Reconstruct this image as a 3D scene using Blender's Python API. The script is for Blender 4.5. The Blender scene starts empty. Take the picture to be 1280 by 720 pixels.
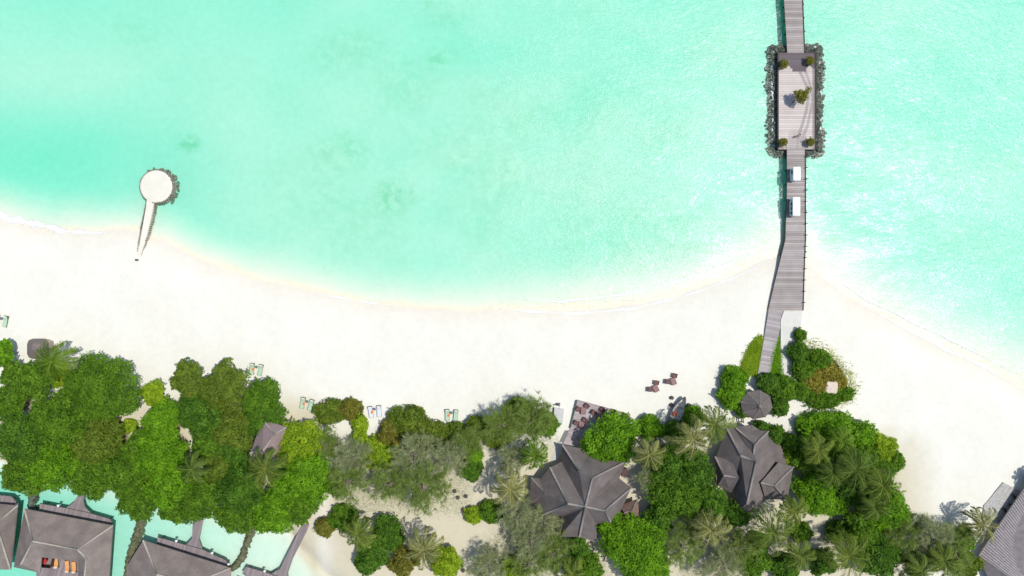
import bpy, math, random
import numpy as np
from mathutils import Vector, Matrix, noise as mnoise
PI = math.pi
S = bpy.context.scene
COL = S.collection
random.seed(7)
H = 128.0          # camera height above the water
K = 0.15           # metres per photograph pixel on the water plane

# ------------------------------------------------------------------ placing
def at(px, py, z=0.0):
    k = K * (H - z) / H
    return Vector(((px - 640) * k, (360 - py) * k, z))

SHORE = np.array([(-3000,-900),(-800,60),(-300,215),(0,272),(60,291),(120,293),(170,288),(210,303),(250,325),(300,345),(400,368),(520,387),
                  (640,392),(760,386),(850,368),(900,350),(950,328),(975,320),(1010,333),(1060,372),(1130,410),(1200,445),
                  (1280,488),(1500,640),(1900,1100),(4000,4000)], float)
LAG = np.array([(-3000,500),(-400,560),(0,575),(100,590),(200,615),(300,625),(352,640),(374,680),(400,704),(430,738),(460,800),
                (520,1000),(900,2200),(4000,9000)], float)
WID = np.array([(-400,34),(0,34),(250,30),(640,34),(800,50),(900,62),(1000,60),(1100,58),(1280,62),(1700,60)], float)
def sm(e0, e1, x):
    t = np.clip((x - e0) / (e1 - e0), 0, 1); return t * t * (3 - 2 * t)
def fbm(x, y, f, seed):
    r = np.random.RandomState(seed); out = 0
    for k in range(5):
        a = r.rand() * 2 * PI; b = r.rand(2) * 6.28; ff = f * (0.7 + 0.75 * k)
        out = out + (np.sin(ff * (x * math.cos(a) + y * math.sin(a)) + b[0] + 1.7 * np.sin(ff * .6 * (y * math.cos(a) - x * math.sin(a)) + b[1]))) / (1 + k * .6)
    return out / 2.4
def ground_np(px, py):
    n = fbm(px, py, 0.035, 3)
    v = (np.interp(px, SHORE[:,0], SHORE[:,1]) - py) * 0.93 + n * 3.5
    w = np.interp(px, WID[:,0], WID[:,1])
    big = fbm(px, py, 0.009, 11)
    dmax = .88 + 0.20 * big + (.05 + .11 * sm(300, 700, px)) * fbm(px, py * 1.3, 0.026, 71) + 0.35 * np.exp(-(((px - 60) / 170) ** 2 + ((py - 200) / 60) ** 2)) + 0.12 * sm(500, 1500, -py + 400)
    dmax = dmax - .22 * np.exp(-(((px - 60) / 160) ** 2 + ((py - 80) / 70) ** 2))
    t = np.clip(v, 0, None)
    a = np.where(v > 0, -dmax * (0.12 * sm(0, 12, t) + 0.88 * sm(1, 1.75 * w, t)),
                 1.25 * (1 - np.exp(np.clip(v, None, 0) / 45.0)))
    a = np.where(a > 0, a * (1 - .5 * np.exp(-(((px - 990) / 55) ** 2 + ((py - 375) / 40) ** 2))), a)
    u = (py - np.interp(px, LAG[:,0], LAG[:,1])) * 0.9 + fbm(px, py, 0.06, 5) * 3
    dl = np.interp(px, [0, 60, 170, 300, 400, 460], [1.15, 1.05, .75, 0.32, 0.20, .2])
    b = np.where(u > 0, -dl * sm(-6, 45, u), 1.25 * (1 - np.exp(np.clip(u, None, 0) / 14.0)))
    return np.minimum(a, b)
def gz(px, py): return float(ground_np(np.array([float(px)]), np.array([float(py)]))[0])
def G(px, py, dz=0.0):
    """point on the ground seen at this picture position"""
    z = 0.0
    for _ in range(3):
        p = at(px, py, z); z = gz(640 + p.x / K, 360 - p.y / K)
    return at(px, py, z) + Vector((0, 0, dz))
def gxy(x, y): return gz(640 + x / K, 360 - y / K)

# ------------------------------------------------------------------ materials
def mat(name):
    m = bpy.data.materials.new(name); m.use_nodes = True; nt = m.node_tree; nt.nodes.clear()
    o = nt.nodes.new('ShaderNodeOutputMaterial'); return m, nt, o
def N(nt, t, **kw):
    n = nt.nodes.new(t)
    for k, v in kw.items(): setattr(n, k, v)
    return n
def ramp(nt, stops):
    r = N(nt, 'ShaderNodeValToRGB'); e = r.color_ramp.elements
    while len(e) < len(stops): e.new(0.5)
    for i, (p, c) in enumerate(stops):
        e[i].position = p; e[i].color = (c[0], c[1], c[2], 1)
    return r
def simple(name, c, rough=.7, var=.25, scale=3.0, bump=.0, metal=0, spec=.3, stretch=None):
    m, nt, o = mat(name); p = N(nt, 'ShaderNodeBsdfPrincipled'); L = nt.links.new
    p.inputs['Roughness'].default_value = rough; p.inputs['Metallic'].default_value = metal
    p.inputs['Specular IOR Level'].default_value = spec
    tc = N(nt, 'ShaderNodeTexCoord'); mp = N(nt, 'ShaderNodeMapping'); L(tc.outputs['Object'], mp.inputs[0])
    if stretch: mp.inputs['Scale'].default_value = stretch
    nz = N(nt, 'ShaderNodeTexNoise'); nz.inputs['Scale'].default_value = scale; nz.inputs['Detail'].default_value = 5
    L(mp.outputs[0], nz.inputs['Vector'])
    r = ramp(nt, [(.3, [x * (1 - var) for x in c]), (.7, [min(1, x * (1 + var)) for x in c])])
    L(nz.outputs['Fac'], r.inputs[0]); L(r.outputs[0], p.inputs['Base Color'])
    if bump:
        b = N(nt, 'ShaderNodeBump'); b.inputs['Strength'].default_value = bump; b.inputs['Distance'].default_value = .05
        L(nz.outputs['Fac'], b.inputs['Height']); L(b.outputs[0], p.inputs['Normal'])
    L(p.outputs[0], o.inputs[0]); return m
def leafmat(name, dark, light, trans=.35, rough=.5):
    m, nt, o = mat(name); L = nt.links.new
    a = N(nt, 'ShaderNodeAttribute', attribute_name='tint')
    r = ramp(nt, [(0, dark), (1, light)]); L(a.outputs['Fac'], r.inputs[0])
    p = N(nt, 'ShaderNodeBsdfPrincipled'); p.inputs['Roughness'].default_value = rough
    p.inputs['Specular IOR Level'].default_value = .12
    t = N(nt, 'ShaderNodeBsdfTranslucent'); mx = N(nt, 'ShaderNodeMixShader'); mx.inputs[0].default_value = trans
    L(r.outputs[0], p.inputs['Base Color']); L(r.outputs[0], t.inputs[0])
    L(p.outputs[0], mx.inputs[1]); L(t.outputs[0], mx.inputs[2]); L(mx.outputs[0], o.inputs[0]); return m
def plank(name, c1, c2, c3, axis=1, width=.28, ang=0.0, attr=None):
    """weathered boards: every board its own tone, dark gaps, long grain"""
    m, nt, o = mat(name); L = nt.links.new
    tc = N(nt, 'ShaderNodeTexCoord'); mp = N(nt, 'ShaderNodeMapping'); L(tc.outputs['Object'], mp.inputs[0])
    mp.inputs['Rotation'].default_value = (0, 0, ang)
    sp = N(nt, 'ShaderNodeSeparateXYZ'); L(mp.outputs[0], sp.inputs[0])
    d = N(nt, 'ShaderNodeMath', operation='DIVIDE'); d.inputs[1].default_value = width; L(sp.outputs[axis], d.inputs[0])
    fl = N(nt, 'ShaderNodeMath', operation='FLOOR'); L(d.outputs[0], fl.inputs[0])
    wn = N(nt, 'ShaderNodeTexWhiteNoise', noise_dimensions='1D'); L(fl.outputs[0], wn.inputs['W'])
    fr = N(nt, 'ShaderNodeMath', operation='FRACT'); L(d.outputs[0], fr.inputs[0])
    gp = N(nt, 'ShaderNodeMath', operation='LESS_THAN'); gp.inputs[1].default_value = .08; L(fr.outputs[0], gp.inputs[0])
    n1 = N(nt, 'ShaderNodeTexNoise'); n1.inputs['Scale'].default_value = .55; n1.inputs['Detail'].default_value = 6; L(mp.outputs[0], n1.inputs['Vector'])
    ad = N(nt, 'ShaderNodeMath', operation='ADD'); L(wn.outputs[0], ad.inputs[0]); L(n1.outputs['Fac'], ad.inputs[1])
    hf = N(nt, 'ShaderNodeMath', operation='MULTIPLY'); hf.inputs[1].default_value = .5; L(ad.outputs[0], hf.inputs[0])
    r = ramp(nt, [(.15, c1), (.5, c2), (.85, c3)]); L(hf.outputs[0], r.inputs[0])
    col = r.outputs[0]
    if attr:
        a = N(nt, 'ShaderNodeAttribute', attribute_name='stain')
        st = N(nt, 'ShaderNodeMix', data_type='RGBA'); L(a.outputs['Fac'], st.inputs['Factor']); L(col, st.inputs['A'])
        mu = N(nt, 'ShaderNodeMix', data_type='RGBA', blend_type='MULTIPLY'); mu.inputs['Factor'].default_value = 1
        L(col, mu.inputs['A']); mu.inputs['B'].default_value = (attr[0], attr[1], attr[2], 1)
        L(mu.outputs['Result'], st.inputs['B']); col = st.outputs['Result']
    g = N(nt, 'ShaderNodeMix', data_type='RGBA'); L(gp.outputs[0], g.inputs['Factor']); L(col, g.inputs['A'])
    g.inputs['B'].default_value = (c1[0] * .35, c1[1] * .35, c1[2] * .35, 1)
    p = N(nt, 'ShaderNodeBsdfPrincipled'); p.inputs['Roughness'].default_value = .85; p.inputs['Specular IOR Level'].default_value = .15
    L(g.outputs['Result'], p.inputs['Base Color']); L(p.outputs[0], o.inputs[0]); return m
def thatch(name, c, scale=1.0):
    m, nt, o = mat(name); L = nt.links.new
    tc = N(nt, 'ShaderNodeTexCoord'); geo = N(nt, 'ShaderNodeNewGeometry')
    sp = N(nt, 'ShaderNodeSeparateXYZ'); L(tc.outputs['Object'], sp.inputs[0])
    # courses follow height on the slope
    w = N(nt, 'ShaderNodeMath', operation='MULTIPLY'); w.inputs[1].default_value = 26 * scale; L(sp.outputs[2], w.inputs[0])
    n0 = N(nt, 'ShaderNodeTexNoise'); n0.inputs['Scale'].default_value = 1.3; n0.inputs['Detail'].default_value = 4; L(tc.outputs['Object'], n0.inputs['Vector'])
    w2 = N(nt, 'ShaderNodeMath', operation='MULTIPLY_ADD'); w2.inputs[1].default_value = 5.0; L(n0.outputs['Fac'], w2.inputs[0]); L(w.outputs[0], w2.inputs[2])
    si = N(nt, 'ShaderNodeMath', operation='SINE'); L(w2.outputs[0], si.inputs[0])
    n1 = N(nt, 'ShaderNodeTexNoise'); n1.inputs['Scale'].default_value = 5.5; n1.inputs['Detail'].default_value = 8; n1.inputs['Roughness'].default_value = .7; L(tc.outputs['Object'], n1.inputs['Vector'])
    n2 = N(nt, 'ShaderNodeTexNoise'); n2.inputs['Scale'].default_value = .45; n2.inputs['Detail'].default_value = 5; L(tc.outputs['Object'], n2.inputs['Vector'])
    a = N(nt, 'ShaderNodeMath', operation='MULTIPLY_ADD'); a.inputs[1].default_value = .035; L(si.outputs[0], a.inputs[0]); L(n1.outputs['Fac'], a.inputs[2])
    b = N(nt, 'ShaderNodeMath', operation='MULTIPLY_ADD'); b.inputs[1].default_value = 1.1; L(n2.outputs['Fac'], b.inputs[0]); L(a.outputs[0], b.inputs[2])
    hm = N(nt, 'ShaderNodeMath', operation='MULTIPLY'); hm.inputs[1].default_value = .8; L(b.outputs[0], hm.inputs[0]); b = hm
    r = ramp(nt, [(.70, [x * .70 for x in c]), (1.0, c), (1.0, [x * 1.0 for x in c])]); L(b.outputs[0], r.inputs[0])
    p = N(nt, 'ShaderNodeBsdfPrincipled'); p.inputs['Roughness'].default_value = .95; p.inputs['Specular IOR Level'].default_value = .1
    bp = N(nt, 'ShaderNodeBump'); bp.inputs['Strength'].default_value = .5; bp.inputs['Distance'].default_value = .08
    L(a.outputs[0], bp.inputs['Height']); L(bp.outputs[0], p.inputs['Normal'])
    L(r.outputs[0], p.inputs['Base Color']); L(p.outputs[0], o.inputs[0]); return m

LEAF = {
 'deep':   leafmat('leaf_deep',   (.046,.118,.010), (.145,.300,.026)),
 'mid':    leafmat('leaf_mid',    (.062,.145,.009), (.180,.345,.024)),
 'bright': leafmat('leaf_bright', (.080,.205,.007), (.235,.470,.020)),
 'lime':   leafmat('leaf_lime',   (0.165,0.290,0.011), (0.405,0.538,0.029)),
 'olive':  leafmat('leaf_olive',  (.085,.140,.012), (.225,.310,.036)),
 'brown':  leafmat('leaf_brown',  (.130,.135,.018), (.290,.280,.045)),
 'scrub':  leafmat('leaf_scrub',  (0.300,0.345,0.115), (0.720,0.718,0.322)),
 'grey':   leafmat('leaf_grey',   (.175,.205,.085), (.420,.470,.230), .3),
 'needle': leafmat('leaf_needle', (.105,.165,.020), (.300,.400,.095), .3),
 'palm':   leafmat('leaf_palm',   (.040,.090,.008), (.290,.350,.060), .25, .6),
 'palmlime': leafmat('leaf_palm_lime', (.070,.150,.010), (.240,.350,.035), .3, .5),
 'palmpale': leafmat('leaf_palm_pale', (.085,.115,.020), (.480,.460,.170), .25, .6),
 'palmdeep': leafmat('leaf_palm_deep', (.030,.070,.008), (.210,.290,.050), .25, .6),
 'golden': leafmat('leaf_golden', (.200,.190,.025), (.430,.370,.060)),
}
BARK = simple('bark_grey', (.22,.18,.14), .9, .3, 6, .4)
PBARK = simple('bark_palm', (.34,.29,.23), .9, .25, 5, .4)
WOOD = plank('jetty_boards', (.27,.235,.215), (.375,.332,.312), (.48,.43,.41), 1, .42)
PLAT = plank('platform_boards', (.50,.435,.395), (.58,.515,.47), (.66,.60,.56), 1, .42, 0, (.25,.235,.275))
WOODB = plank('boardwalk_boards', (.20,.165,.165), (.27,.23,.23), (.34,.295,.295), 0, .3, .3)
DECKM = plank('terrace_boards', (.34,.285,.285), (.43,.37,.37), (.52,.46,.46), 1, .3, .26)
DARKW = simple('dark_timber', (.055,.045,.040), .7, .3, 4)
PILE = simple('pile_timber', (.10,.09,.075), .9, .3, 4)
THATCH = thatch('thatch_grey', (.190,.163,.152))
THATCH2 = thatch('thatch_water_villa', (.285,.238,.212))
RIDGE = simple('ridge_thatch', (.27,.24,.22), .95, .25, 3, .3)
RIDGE2 = simple('ridge_villa', (.40,.36,.30), .95, .2, 3, .3)
WALLM = simple('wall_plaster', (.45,.38,.30), .85, .1, 2)
ROCK = simple('riprap_rock', (.100,.118,.092), .9, .75, 1.6, .6)
ROCKB = simple('groyne_rock', (.125,.130,.070), .9, .5, 1.6, .6)
STONE = simple('coral_stone', (.21,.19,.15), .9, .35, 2.2, .5)
PALES = simple('pale_sand_top', (.73,.70,.59), .95, .04, .8, .05)
WHITE = simple('white_paint', (.80,.80,.79), .35, .02, 2)
BLACK = simple('black_rubber', (.02,.02,.02), .8, .1, 3)
GREYM = simple('grey_plastic', (.16,.16,.17), .6, .1, 3)
MATG = simple('mint_fabric', (.42,.60,.42), .9, .08, 3)
MATW = simple('white_blue_fabric', (.66,.70,.78), .9, .08, 3)
FRAMEM = simple('dark_teak', (.10,.085,.06), .7, .2, 5)
ORANGE = simple('orange_towel', (.75,.22,.07), .9, .1, 3)
ORANGEP = simple('orange_cushion', (.75,.36,.13), .9, .1, 3)
REDB = simple('red_brown_rattan', (.165,.085,.080), .8, .3, 6, .3)
REDBT = simple('red_brown_table', (.26,.15,.14), .6, .15, 4)
REDF = simple('red_fabric', (.45,.03,.03), .8, .1, 3)
POT = simple('clay_pot', (.10,.085,.07), .8, .2, 3)
CONC = simple('pale_concrete', (.52,.52,.50), .9, .06, 1.2)
CONCD = simple('grey_concrete', (.20,.19,.19), .9, .1, 1.2)
PATHM = simple('path_pale', (.64,.625,.56), .95, .05, .7)
BOULD = simple('pale_boulder', (.62,.52,.42), .9, .12, 1.5, .3)
METAL = simple('rib_roof', (.235,.205,.205), .75, .16, 1.2, .2)
SKIN = simple('skin', (.35,.20,.13), .6, .05, 3)
HAIR = simple('hair', (.02,.015,.012), .7, .1, 9)

def sandmat():
    m, nt, o = mat('coral_sand'); L = nt.links.new
    geo = N(nt, 'ShaderNodeNewGeometry'); sp = N(nt, 'ShaderNodeSeparateXYZ'); L(geo.outputs['Position'], sp.inputs[0])
    nb = N(nt, 'ShaderNodeTexNoise'); nb.inputs['Scale'].default_value = .12; nb.inputs['Detail'].default_value = 6; L(geo.outputs['Position'], nb.inputs['Vector'])
    # wet tan strip at the water's edge
    z2 = N(nt, 'ShaderNodeMath', operation='MULTIPLY_ADD'); z2.inputs[1].default_value = .35; L(nb.outputs['Fac'], z2.inputs[0]); L(sp.outputs[2], z2.inputs[2])
    wet = N(nt, 'ShaderNodeMapRange', interpolation_type='SMOOTHSTEP'); L(z2.outputs[0], wet.inputs['Value'])
    wet.inputs['From Min'].default_value = .05; wet.inputs['From Max'].default_value = .72
    dry = ramp(nt, [(.30, (.742,.722,.625)), (.70, (.775,.760,.672))]); L(nb.outputs['Fac'], dry.inputs[0])
    mx = N(nt, 'ShaderNodeMix', data_type='RGBA'); L(wet.outputs[0], mx.inputs['Factor']); mx.inputs['A'].default_value = (.735,.682,.570,1); L(dry.outputs[0], mx.inputs['B'])
    # seabed: cleaner where deep
    nf = N(nt, 'ShaderNodeTexNoise'); nf.inputs['Scale'].default_value = .9; nf.inputs['Detail'].default_value = 8; nf.inputs['Roughness'].default_value = .7; L(geo.outputs['Position'], nf.inputs['Vector'])
    fv = N(nt, 'ShaderNodeMapRange'); L(nf.outputs['Fac'], fv.inputs['Value']); fv.inputs['From Min'].default_value = .3; fv.inputs['From Max'].default_value = .7; fv.inputs['To Min'].default_value = .945; fv.inputs['To Max'].default_value = 1.03
    inl = N(nt, 'ShaderNodeAttribute', attribute_name='inland'); mi = N(nt, 'ShaderNodeMix', data_type='RGBA'); L(inl.outputs['Fac'], mi.inputs['Factor']); L(mx.outputs['Result'], mi.inputs['A']); mi.inputs['B'].default_value = (.600,.548,.405,1)
    sb = N(nt, 'ShaderNodeMapRange', interpolation_type='SMOOTHSTEP'); L(z2.outputs[0], sb.inputs['Value']); sb.inputs['From Min'].default_value = .18; sb.inputs['From Max'].default_value = .03
    ms = N(nt, 'ShaderNodeMix', data_type='RGBA'); L(sb.outputs[0], ms.inputs['Factor']); L(mi.outputs['Result'], ms.inputs['A']); ms.inputs['B'].default_value = (.735,.715,.625,1); mx = ms
    mm = N(nt, 'ShaderNodeMix', data_type='RGBA', blend_type='MULTIPLY'); mm.inputs['Factor'].default_value = 1; L(mx.outputs['Result'], mm.inputs['A']); L(fv.outputs[0], mm.inputs['B'])
    al = N(nt, 'ShaderNodeAttribute', attribute_name='algae')
    m2 = N(nt, 'ShaderNodeMix', data_type='RGBA'); na = N(nt, 'ShaderNodeTexNoise'); na.inputs['Scale'].default_value = .7; na.inputs['Detail'].default_value = 7; na.inputs['Roughness'].default_value = .65; L(geo.outputs['Position'], na.inputs['Vector'])
    nr = N(nt, 'ShaderNodeMapRange', interpolation_type='SMOOTHSTEP'); L(na.outputs['Fac'], nr.inputs['Value']); nr.inputs['From Min'].default_value = .38; nr.inputs['From Max'].default_value = .62; nr.inputs['To Min'].default_value = .25; nr.inputs['To Max'].default_value = 1.5
    am = N(nt, 'ShaderNodeMath', operation='MULTIPLY'); am.use_clamp = True; L(al.outputs['Fac'], am.inputs[0]); L(nr.outputs[0], am.inputs[1]); L(am.outputs[0], m2.inputs['Factor']); L(mm.outputs['Result'], m2.inputs['A']); m2.inputs['B'].default_value = (.34,.56,.36,1)
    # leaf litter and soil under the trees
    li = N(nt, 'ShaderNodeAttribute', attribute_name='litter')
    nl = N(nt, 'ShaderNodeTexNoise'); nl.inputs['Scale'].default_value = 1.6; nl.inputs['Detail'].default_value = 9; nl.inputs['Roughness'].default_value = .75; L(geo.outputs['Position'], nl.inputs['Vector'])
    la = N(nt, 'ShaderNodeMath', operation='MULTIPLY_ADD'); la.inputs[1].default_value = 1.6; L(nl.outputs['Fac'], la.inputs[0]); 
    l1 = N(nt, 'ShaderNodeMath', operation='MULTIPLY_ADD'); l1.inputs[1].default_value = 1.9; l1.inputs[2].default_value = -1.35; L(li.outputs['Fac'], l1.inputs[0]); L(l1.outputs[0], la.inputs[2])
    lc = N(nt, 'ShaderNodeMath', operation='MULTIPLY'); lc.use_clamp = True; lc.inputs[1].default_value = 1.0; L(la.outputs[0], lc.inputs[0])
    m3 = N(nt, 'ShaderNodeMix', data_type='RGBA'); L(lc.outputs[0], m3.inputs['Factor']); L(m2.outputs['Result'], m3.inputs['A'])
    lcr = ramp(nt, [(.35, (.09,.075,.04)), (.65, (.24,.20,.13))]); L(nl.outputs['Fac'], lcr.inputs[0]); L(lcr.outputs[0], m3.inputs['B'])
    p = N(nt, 'ShaderNodeBsdfPrincipled'); p.inputs['Roughness'].default_value = .95; p.inputs['Specular IOR Level'].default_value = .1
    bp = N(nt, 'ShaderNodeBump'); bp.inputs['Strength'].default_value = .25; bp.inputs['Distance'].default_value = .1; L(nf.outputs['Fac'], bp.inputs['Height']); L(bp.outputs[0], p.inputs['Normal'])
    L(m3.outputs['Result'], p.inputs['Base Color']); L(p.outputs[0], o.inputs[0]); return m
SAND = sandmat()

def watermat():
    m, nt, o = mat('lagoon_water'); L = nt.links.new
    geo = N(nt, 'ShaderNodeNewGeometry')
    def wave(rot, sx, sy, sc, det=3, dist=.6):
        mp = N(nt, 'ShaderNodeMapping'); mp.inputs['Rotation'].default_value = (0, 0, rot); mp.inputs['Scale'].default_value = (sx, sy, 1)
        L(geo.outputs['Position'], mp.inputs[0])
        n = N(nt, 'ShaderNodeTexNoise'); n.inputs['Scale'].default_value = sc; n.inputs['Detail'].default_value = det
        n.inputs['Roughness'].default_value = .55; n.inputs['Distortion'].default_value = dist; L(mp.outputs[0], n.inputs['Vector']); return n
    a = wave(.55, 1, 2.1, .50, 3, 2.2); b = wave(-.35, 1, 1.5, 1.7, 2, 1.0); c = wave(.2, 1, 1.6, .085, 4, 1.0)
    # wind roughens the lagoon in patches and mostly towards the open east side
    sp = N(nt, 'ShaderNodeSeparateXYZ'); L(geo.outputs['Position'], sp.inputs[0])
    e = N(nt, 'ShaderNodeMapRange', interpolation_type='SMOOTHSTEP'); L(sp.outputs[0], e.inputs['Value'])
    e.inputs['From Min'].default_value = -75; e.inputs['From Max'].default_value = 10; e.inputs['To Min'].default_value = .45; e.inputs['To Max'].default_value = 1.0
    pc = N(nt, 'ShaderNodeMapRange'); L(c.outputs['Fac'], pc.inputs['Value']); pc.inputs['From Min'].default_value = .35; pc.inputs['From Max'].default_value = .65
    pc.inputs['To Min'].default_value = .55; pc.inputs['To Max'].default_value = 1.3
    st = N(nt, 'ShaderNodeMath', operation='MULTIPLY'); L(e.outputs[0], st.inputs[0]); L(pc.outputs[0], st.inputs[1])
    h = N(nt, 'ShaderNodeMath', operation='MULTIPLY_ADD'); h.inputs[1].default_value = .45; L(b.outputs['Fac'], h.inputs[0]); L(a.outputs['Fac'], h.inputs[2])
    hh = N(nt, 'ShaderNodeMath', operation='MULTIPLY'); L(h.outputs[0], hh.inputs[0]); L(st.outputs[0], hh.inputs[1])
    bp = N(nt, 'ShaderNodeBump'); bp.inputs['Strength'].default_value = 1; bp.inputs['Distance'].default_value = WAVE
    L(hh.outputs[0], bp.inputs['Height'])
    fr = N(nt, 'ShaderNodeFresnel'); fr.inputs['IOR'].default_value = 1.33; L(bp.outputs[0], fr.inputs['Normal'])
    gl = N(nt, 'ShaderNodeBsdfGlossy'); gl.inputs['Roughness'].default_value = WROUGH; L(bp.outputs[0], gl.inputs['Normal'])
    tr = N(nt, 'ShaderNodeBsdfTransparent')
    mx = N(nt, 'ShaderNodeMixShader'); L(fr.outputs[0], mx.inputs[0]); L(tr.outputs[0], mx.inputs[1]); L(gl.outputs[0], mx.inputs[2])
    va = N(nt, 'ShaderNodeVolumeAbsorption'); va.inputs['Color'].default_value = (.21,.955,.872,1); va.inputs['Density'].default_value = .53
    L(mx.outputs[0], o.inputs['Surface']); L(va.outputs[0], o.inputs['Volume']); return m
WAVE = .135; WROUGH = .21
WATER = watermat()
def foammat():
    m, nt, o = mat('foam'); L = nt.links.new
    geo = N(nt, 'ShaderNodeNewGeometry')
    n = N(nt, 'ShaderNodeTexNoise'); n.inputs['Scale'].default_value = .55; n.inputs['Detail'].default_value = 9; n.inputs['Roughness'].default_value = .72; n.inputs['Distortion'].default_value = 1.2; L(geo.outputs['Position'], n.inputs['Vector'])
    at_ = N(nt, 'ShaderNodeAttribute', attribute_name='fade')
    ad = N(nt, 'ShaderNodeMath', operation='MULTIPLY_ADD'); ad.inputs[1].default_value = .75; L(at_.outputs['Fac'], ad.inputs[0]); L(n.outputs['Fac'], ad.inputs[2])
    mr = N(nt, 'ShaderNodeMapRange', interpolation_type='SMOOTHSTEP'); L(ad.outputs[0], mr.inputs['Value']); mr.inputs['From Min'].default_value = .72; mr.inputs['From Max'].default_value = 1.05
    mr.inputs['To Max'].default_value = .85
    d = N(nt, 'ShaderNodeBsdfDiffuse'); d.inputs[0].default_value = (.86,.87,.86,1); t = N(nt, 'ShaderNodeBsdfTransparent')
    mx = N(nt, 'ShaderNodeMixShader'); L(mr.outputs[0], mx.inputs[0]); L(t.outputs[0], mx.inputs[1]); L(d.outputs[0], mx.inputs[2]); L(mx.outputs[0], o.inputs[0]); return m
FOAM = foammat()

# ------------------------------------------------------------------ objects
def tag(o, label=None, cat=None, group=None, kind=None):
    if label: o['label'] = label
    if cat: o['category'] = cat
    if group: o['group'] = group
    if kind: o['kind'] = kind
    return o
def empty(name, loc, label, cat, group=None):
    o = bpy.data.objects.new(name, None); COL.objects.link(o); o.location = loc; o.empty_display_size = .3
    return tag(o, label, cat, group)
def origin(o):
    v = Vector((0, 0, 0))
    while o is not None: v = v + o.location; o = o.parent
    return v
def link(name, me, m, parent=None, label=None):
    me.name = name
    if m is not None: me.materials.append(m)
    o = bpy.data.objects.new(name, me); COL.objects.link(o)
    if parent is not None: o.parent = parent
    if label: o['label'] = label
    return o
class MB:
    def __init__(s): s.v = []; s.f = []
    def add(s, vs, fs):
        n = len(s.v); s.v += [tuple(v) for v in vs]; s.f += [tuple(i + n for i in f) for f in fs]; return s
    def box(s, c, d, rz=0, ry=0, rx=0, taper=1.0, bev=0.0):
        M_ = Matrix.Translation(Vector(c)) @ Matrix.Rotation(rz, 4, 'Z') @ Matrix.Rotation(ry, 4, 'Y') @ Matrix.Rotation(rx, 4, 'X')
        x, y, z = d[0] / 2, d[1] / 2, d[2] / 2
        if bev > 0:
            ring = [(-x+bev,-y),(x-bev,-y),(x,-y+bev),(x,y-bev),(x-bev,y),(-x+bev,y),(-x,y-bev),(-x,-y+bev)]
            inn = [(a*(x-bev*.7)/x, b*(y-bev*.7)/y) for a, b in ring]
            vs = [(a,b,-z) for a,b in ring] + [(a,b,z-bev*.7) for a,b in ring] + [(a,b,z) for a,b in inn]
            fs = [tuple(range(7,-1,-1)), tuple(range(16,24))]
            for k in range(2):
                for i in range(8):
                    j = (i+1) % 8; fs.append((k*8+i, k*8+j, k*8+8+j, k*8+8+i))
            return s.add([M_ @ Vector(v) for v in vs], fs)
        vs = [M_ @ Vector((a * x * (taper if k > 0 else 1), b * y * (taper if k > 0 else 1), k * z)) for k in (-1, 1) for a, b in ((-1,-1),(1,-1),(1,1),(-1,1))]
        return s.add(vs, [(3,2,1,0),(4,5,6,7),(0,1,5,4),(1,2,6,5),(2,3,7,6),(3,0,4,7)])
    def prism(s, poly, z0, z1):
        n = len(poly); vs = [(p[0], p[1], z0) for p in poly] + [(p[0], p[1], z1) for p in poly]
        return s.add(vs, [tuple(range(n - 1, -1, -1)), tuple(range(n, 2 * n))] + [(i, (i + 1) % n, n + (i + 1) % n, n + i) for i in range(n)])
    def tube(s, pts, rad, n=8):
        pts = [Vector(p) for p in pts]; vs = []; fs = []
        if not hasattr(rad, '__len__'): rad = [rad] * len(pts)
        for i, p in enumerate(pts):
            d = (pts[min(i + 1, len(pts) - 1)] - pts[max(i - 1, 0)]).normalized()
            a = d.cross(Vector((0, 0, 1)) if abs(d.z) < .9 else Vector((1, 0, 0))).normalized(); b = d.cross(a)
            for k in range(n):
                t = 2 * PI * k / n; vs.append(p + (a * math.cos(t) + b * math.sin(t)) * rad[i])
        for i in range(len(pts) - 1):
            for k in range(n):
                fs.append((i*n+k, i*n+(k+1)%n, (i+1)*n+(k+1)%n, (i+1)*n+k))
        fs.append(tuple(range(n))); m = (len(pts) - 1) * n; fs.append(tuple(range(m + n - 1, m - 1, -1)))
        return s.add(vs, fs)
    def lathe(s, c, prof, n=16, sx=1, sy=1):
        c = Vector(c); vs = []; fs = []
        for r, z in prof:
            for k in range(n):
                t = 2 * PI * k / n; vs.append(c + Vector((r * math.cos(t) * sx, r * math.sin(t) * sy, z)))
        for i in range(len(prof) - 1):
            for k in range(n): fs.append((i*n+k, i*n+(k+1)%n, (i+1)*n+(k+1)%n, (i+1)*n+k))
        fs.append(tuple(range(n - 1, -1, -1))); m = (len(prof) - 1) * n; fs.append(tuple(range(m, m + n)))
        return s.add(vs, fs)
    def blob(s, c, r, seed, n1=7, n2=5, rough=.25, sz=.7):
        rr = random.Random(seed); c = Vector(c); vs = []; fs = []
        for i in range(1, n2):
            th = PI * i / n2
            for k in range(n1):
                ph = 2 * PI * k / n1 + i * .4
                q = r * (1 + rr.uniform(-rough, rough))
                vs.append(c + Vector((q * math.sin(th) * math.cos(ph), q * math.sin(th) * math.sin(ph), q * sz * math.cos(th))))
        t = len(vs); vs.append(c + Vector((0, 0, r * sz))); vs.append(c - Vector((0, 0, r * sz)))
        for i in range(n2 - 2):
            for k in range(n1): fs.append((i*n1+k, (i+1)*n1+k, (i+1)*n1+(k+1)%n1, i*n1+(k+1)%n1))
        for k in range(n1):
            fs.append((t, k, (k+1)%n1)); b = (n2-2)*n1; fs.append((t+1, b+(k+1)%n1, b+k))
        return s.add(vs, fs)
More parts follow.
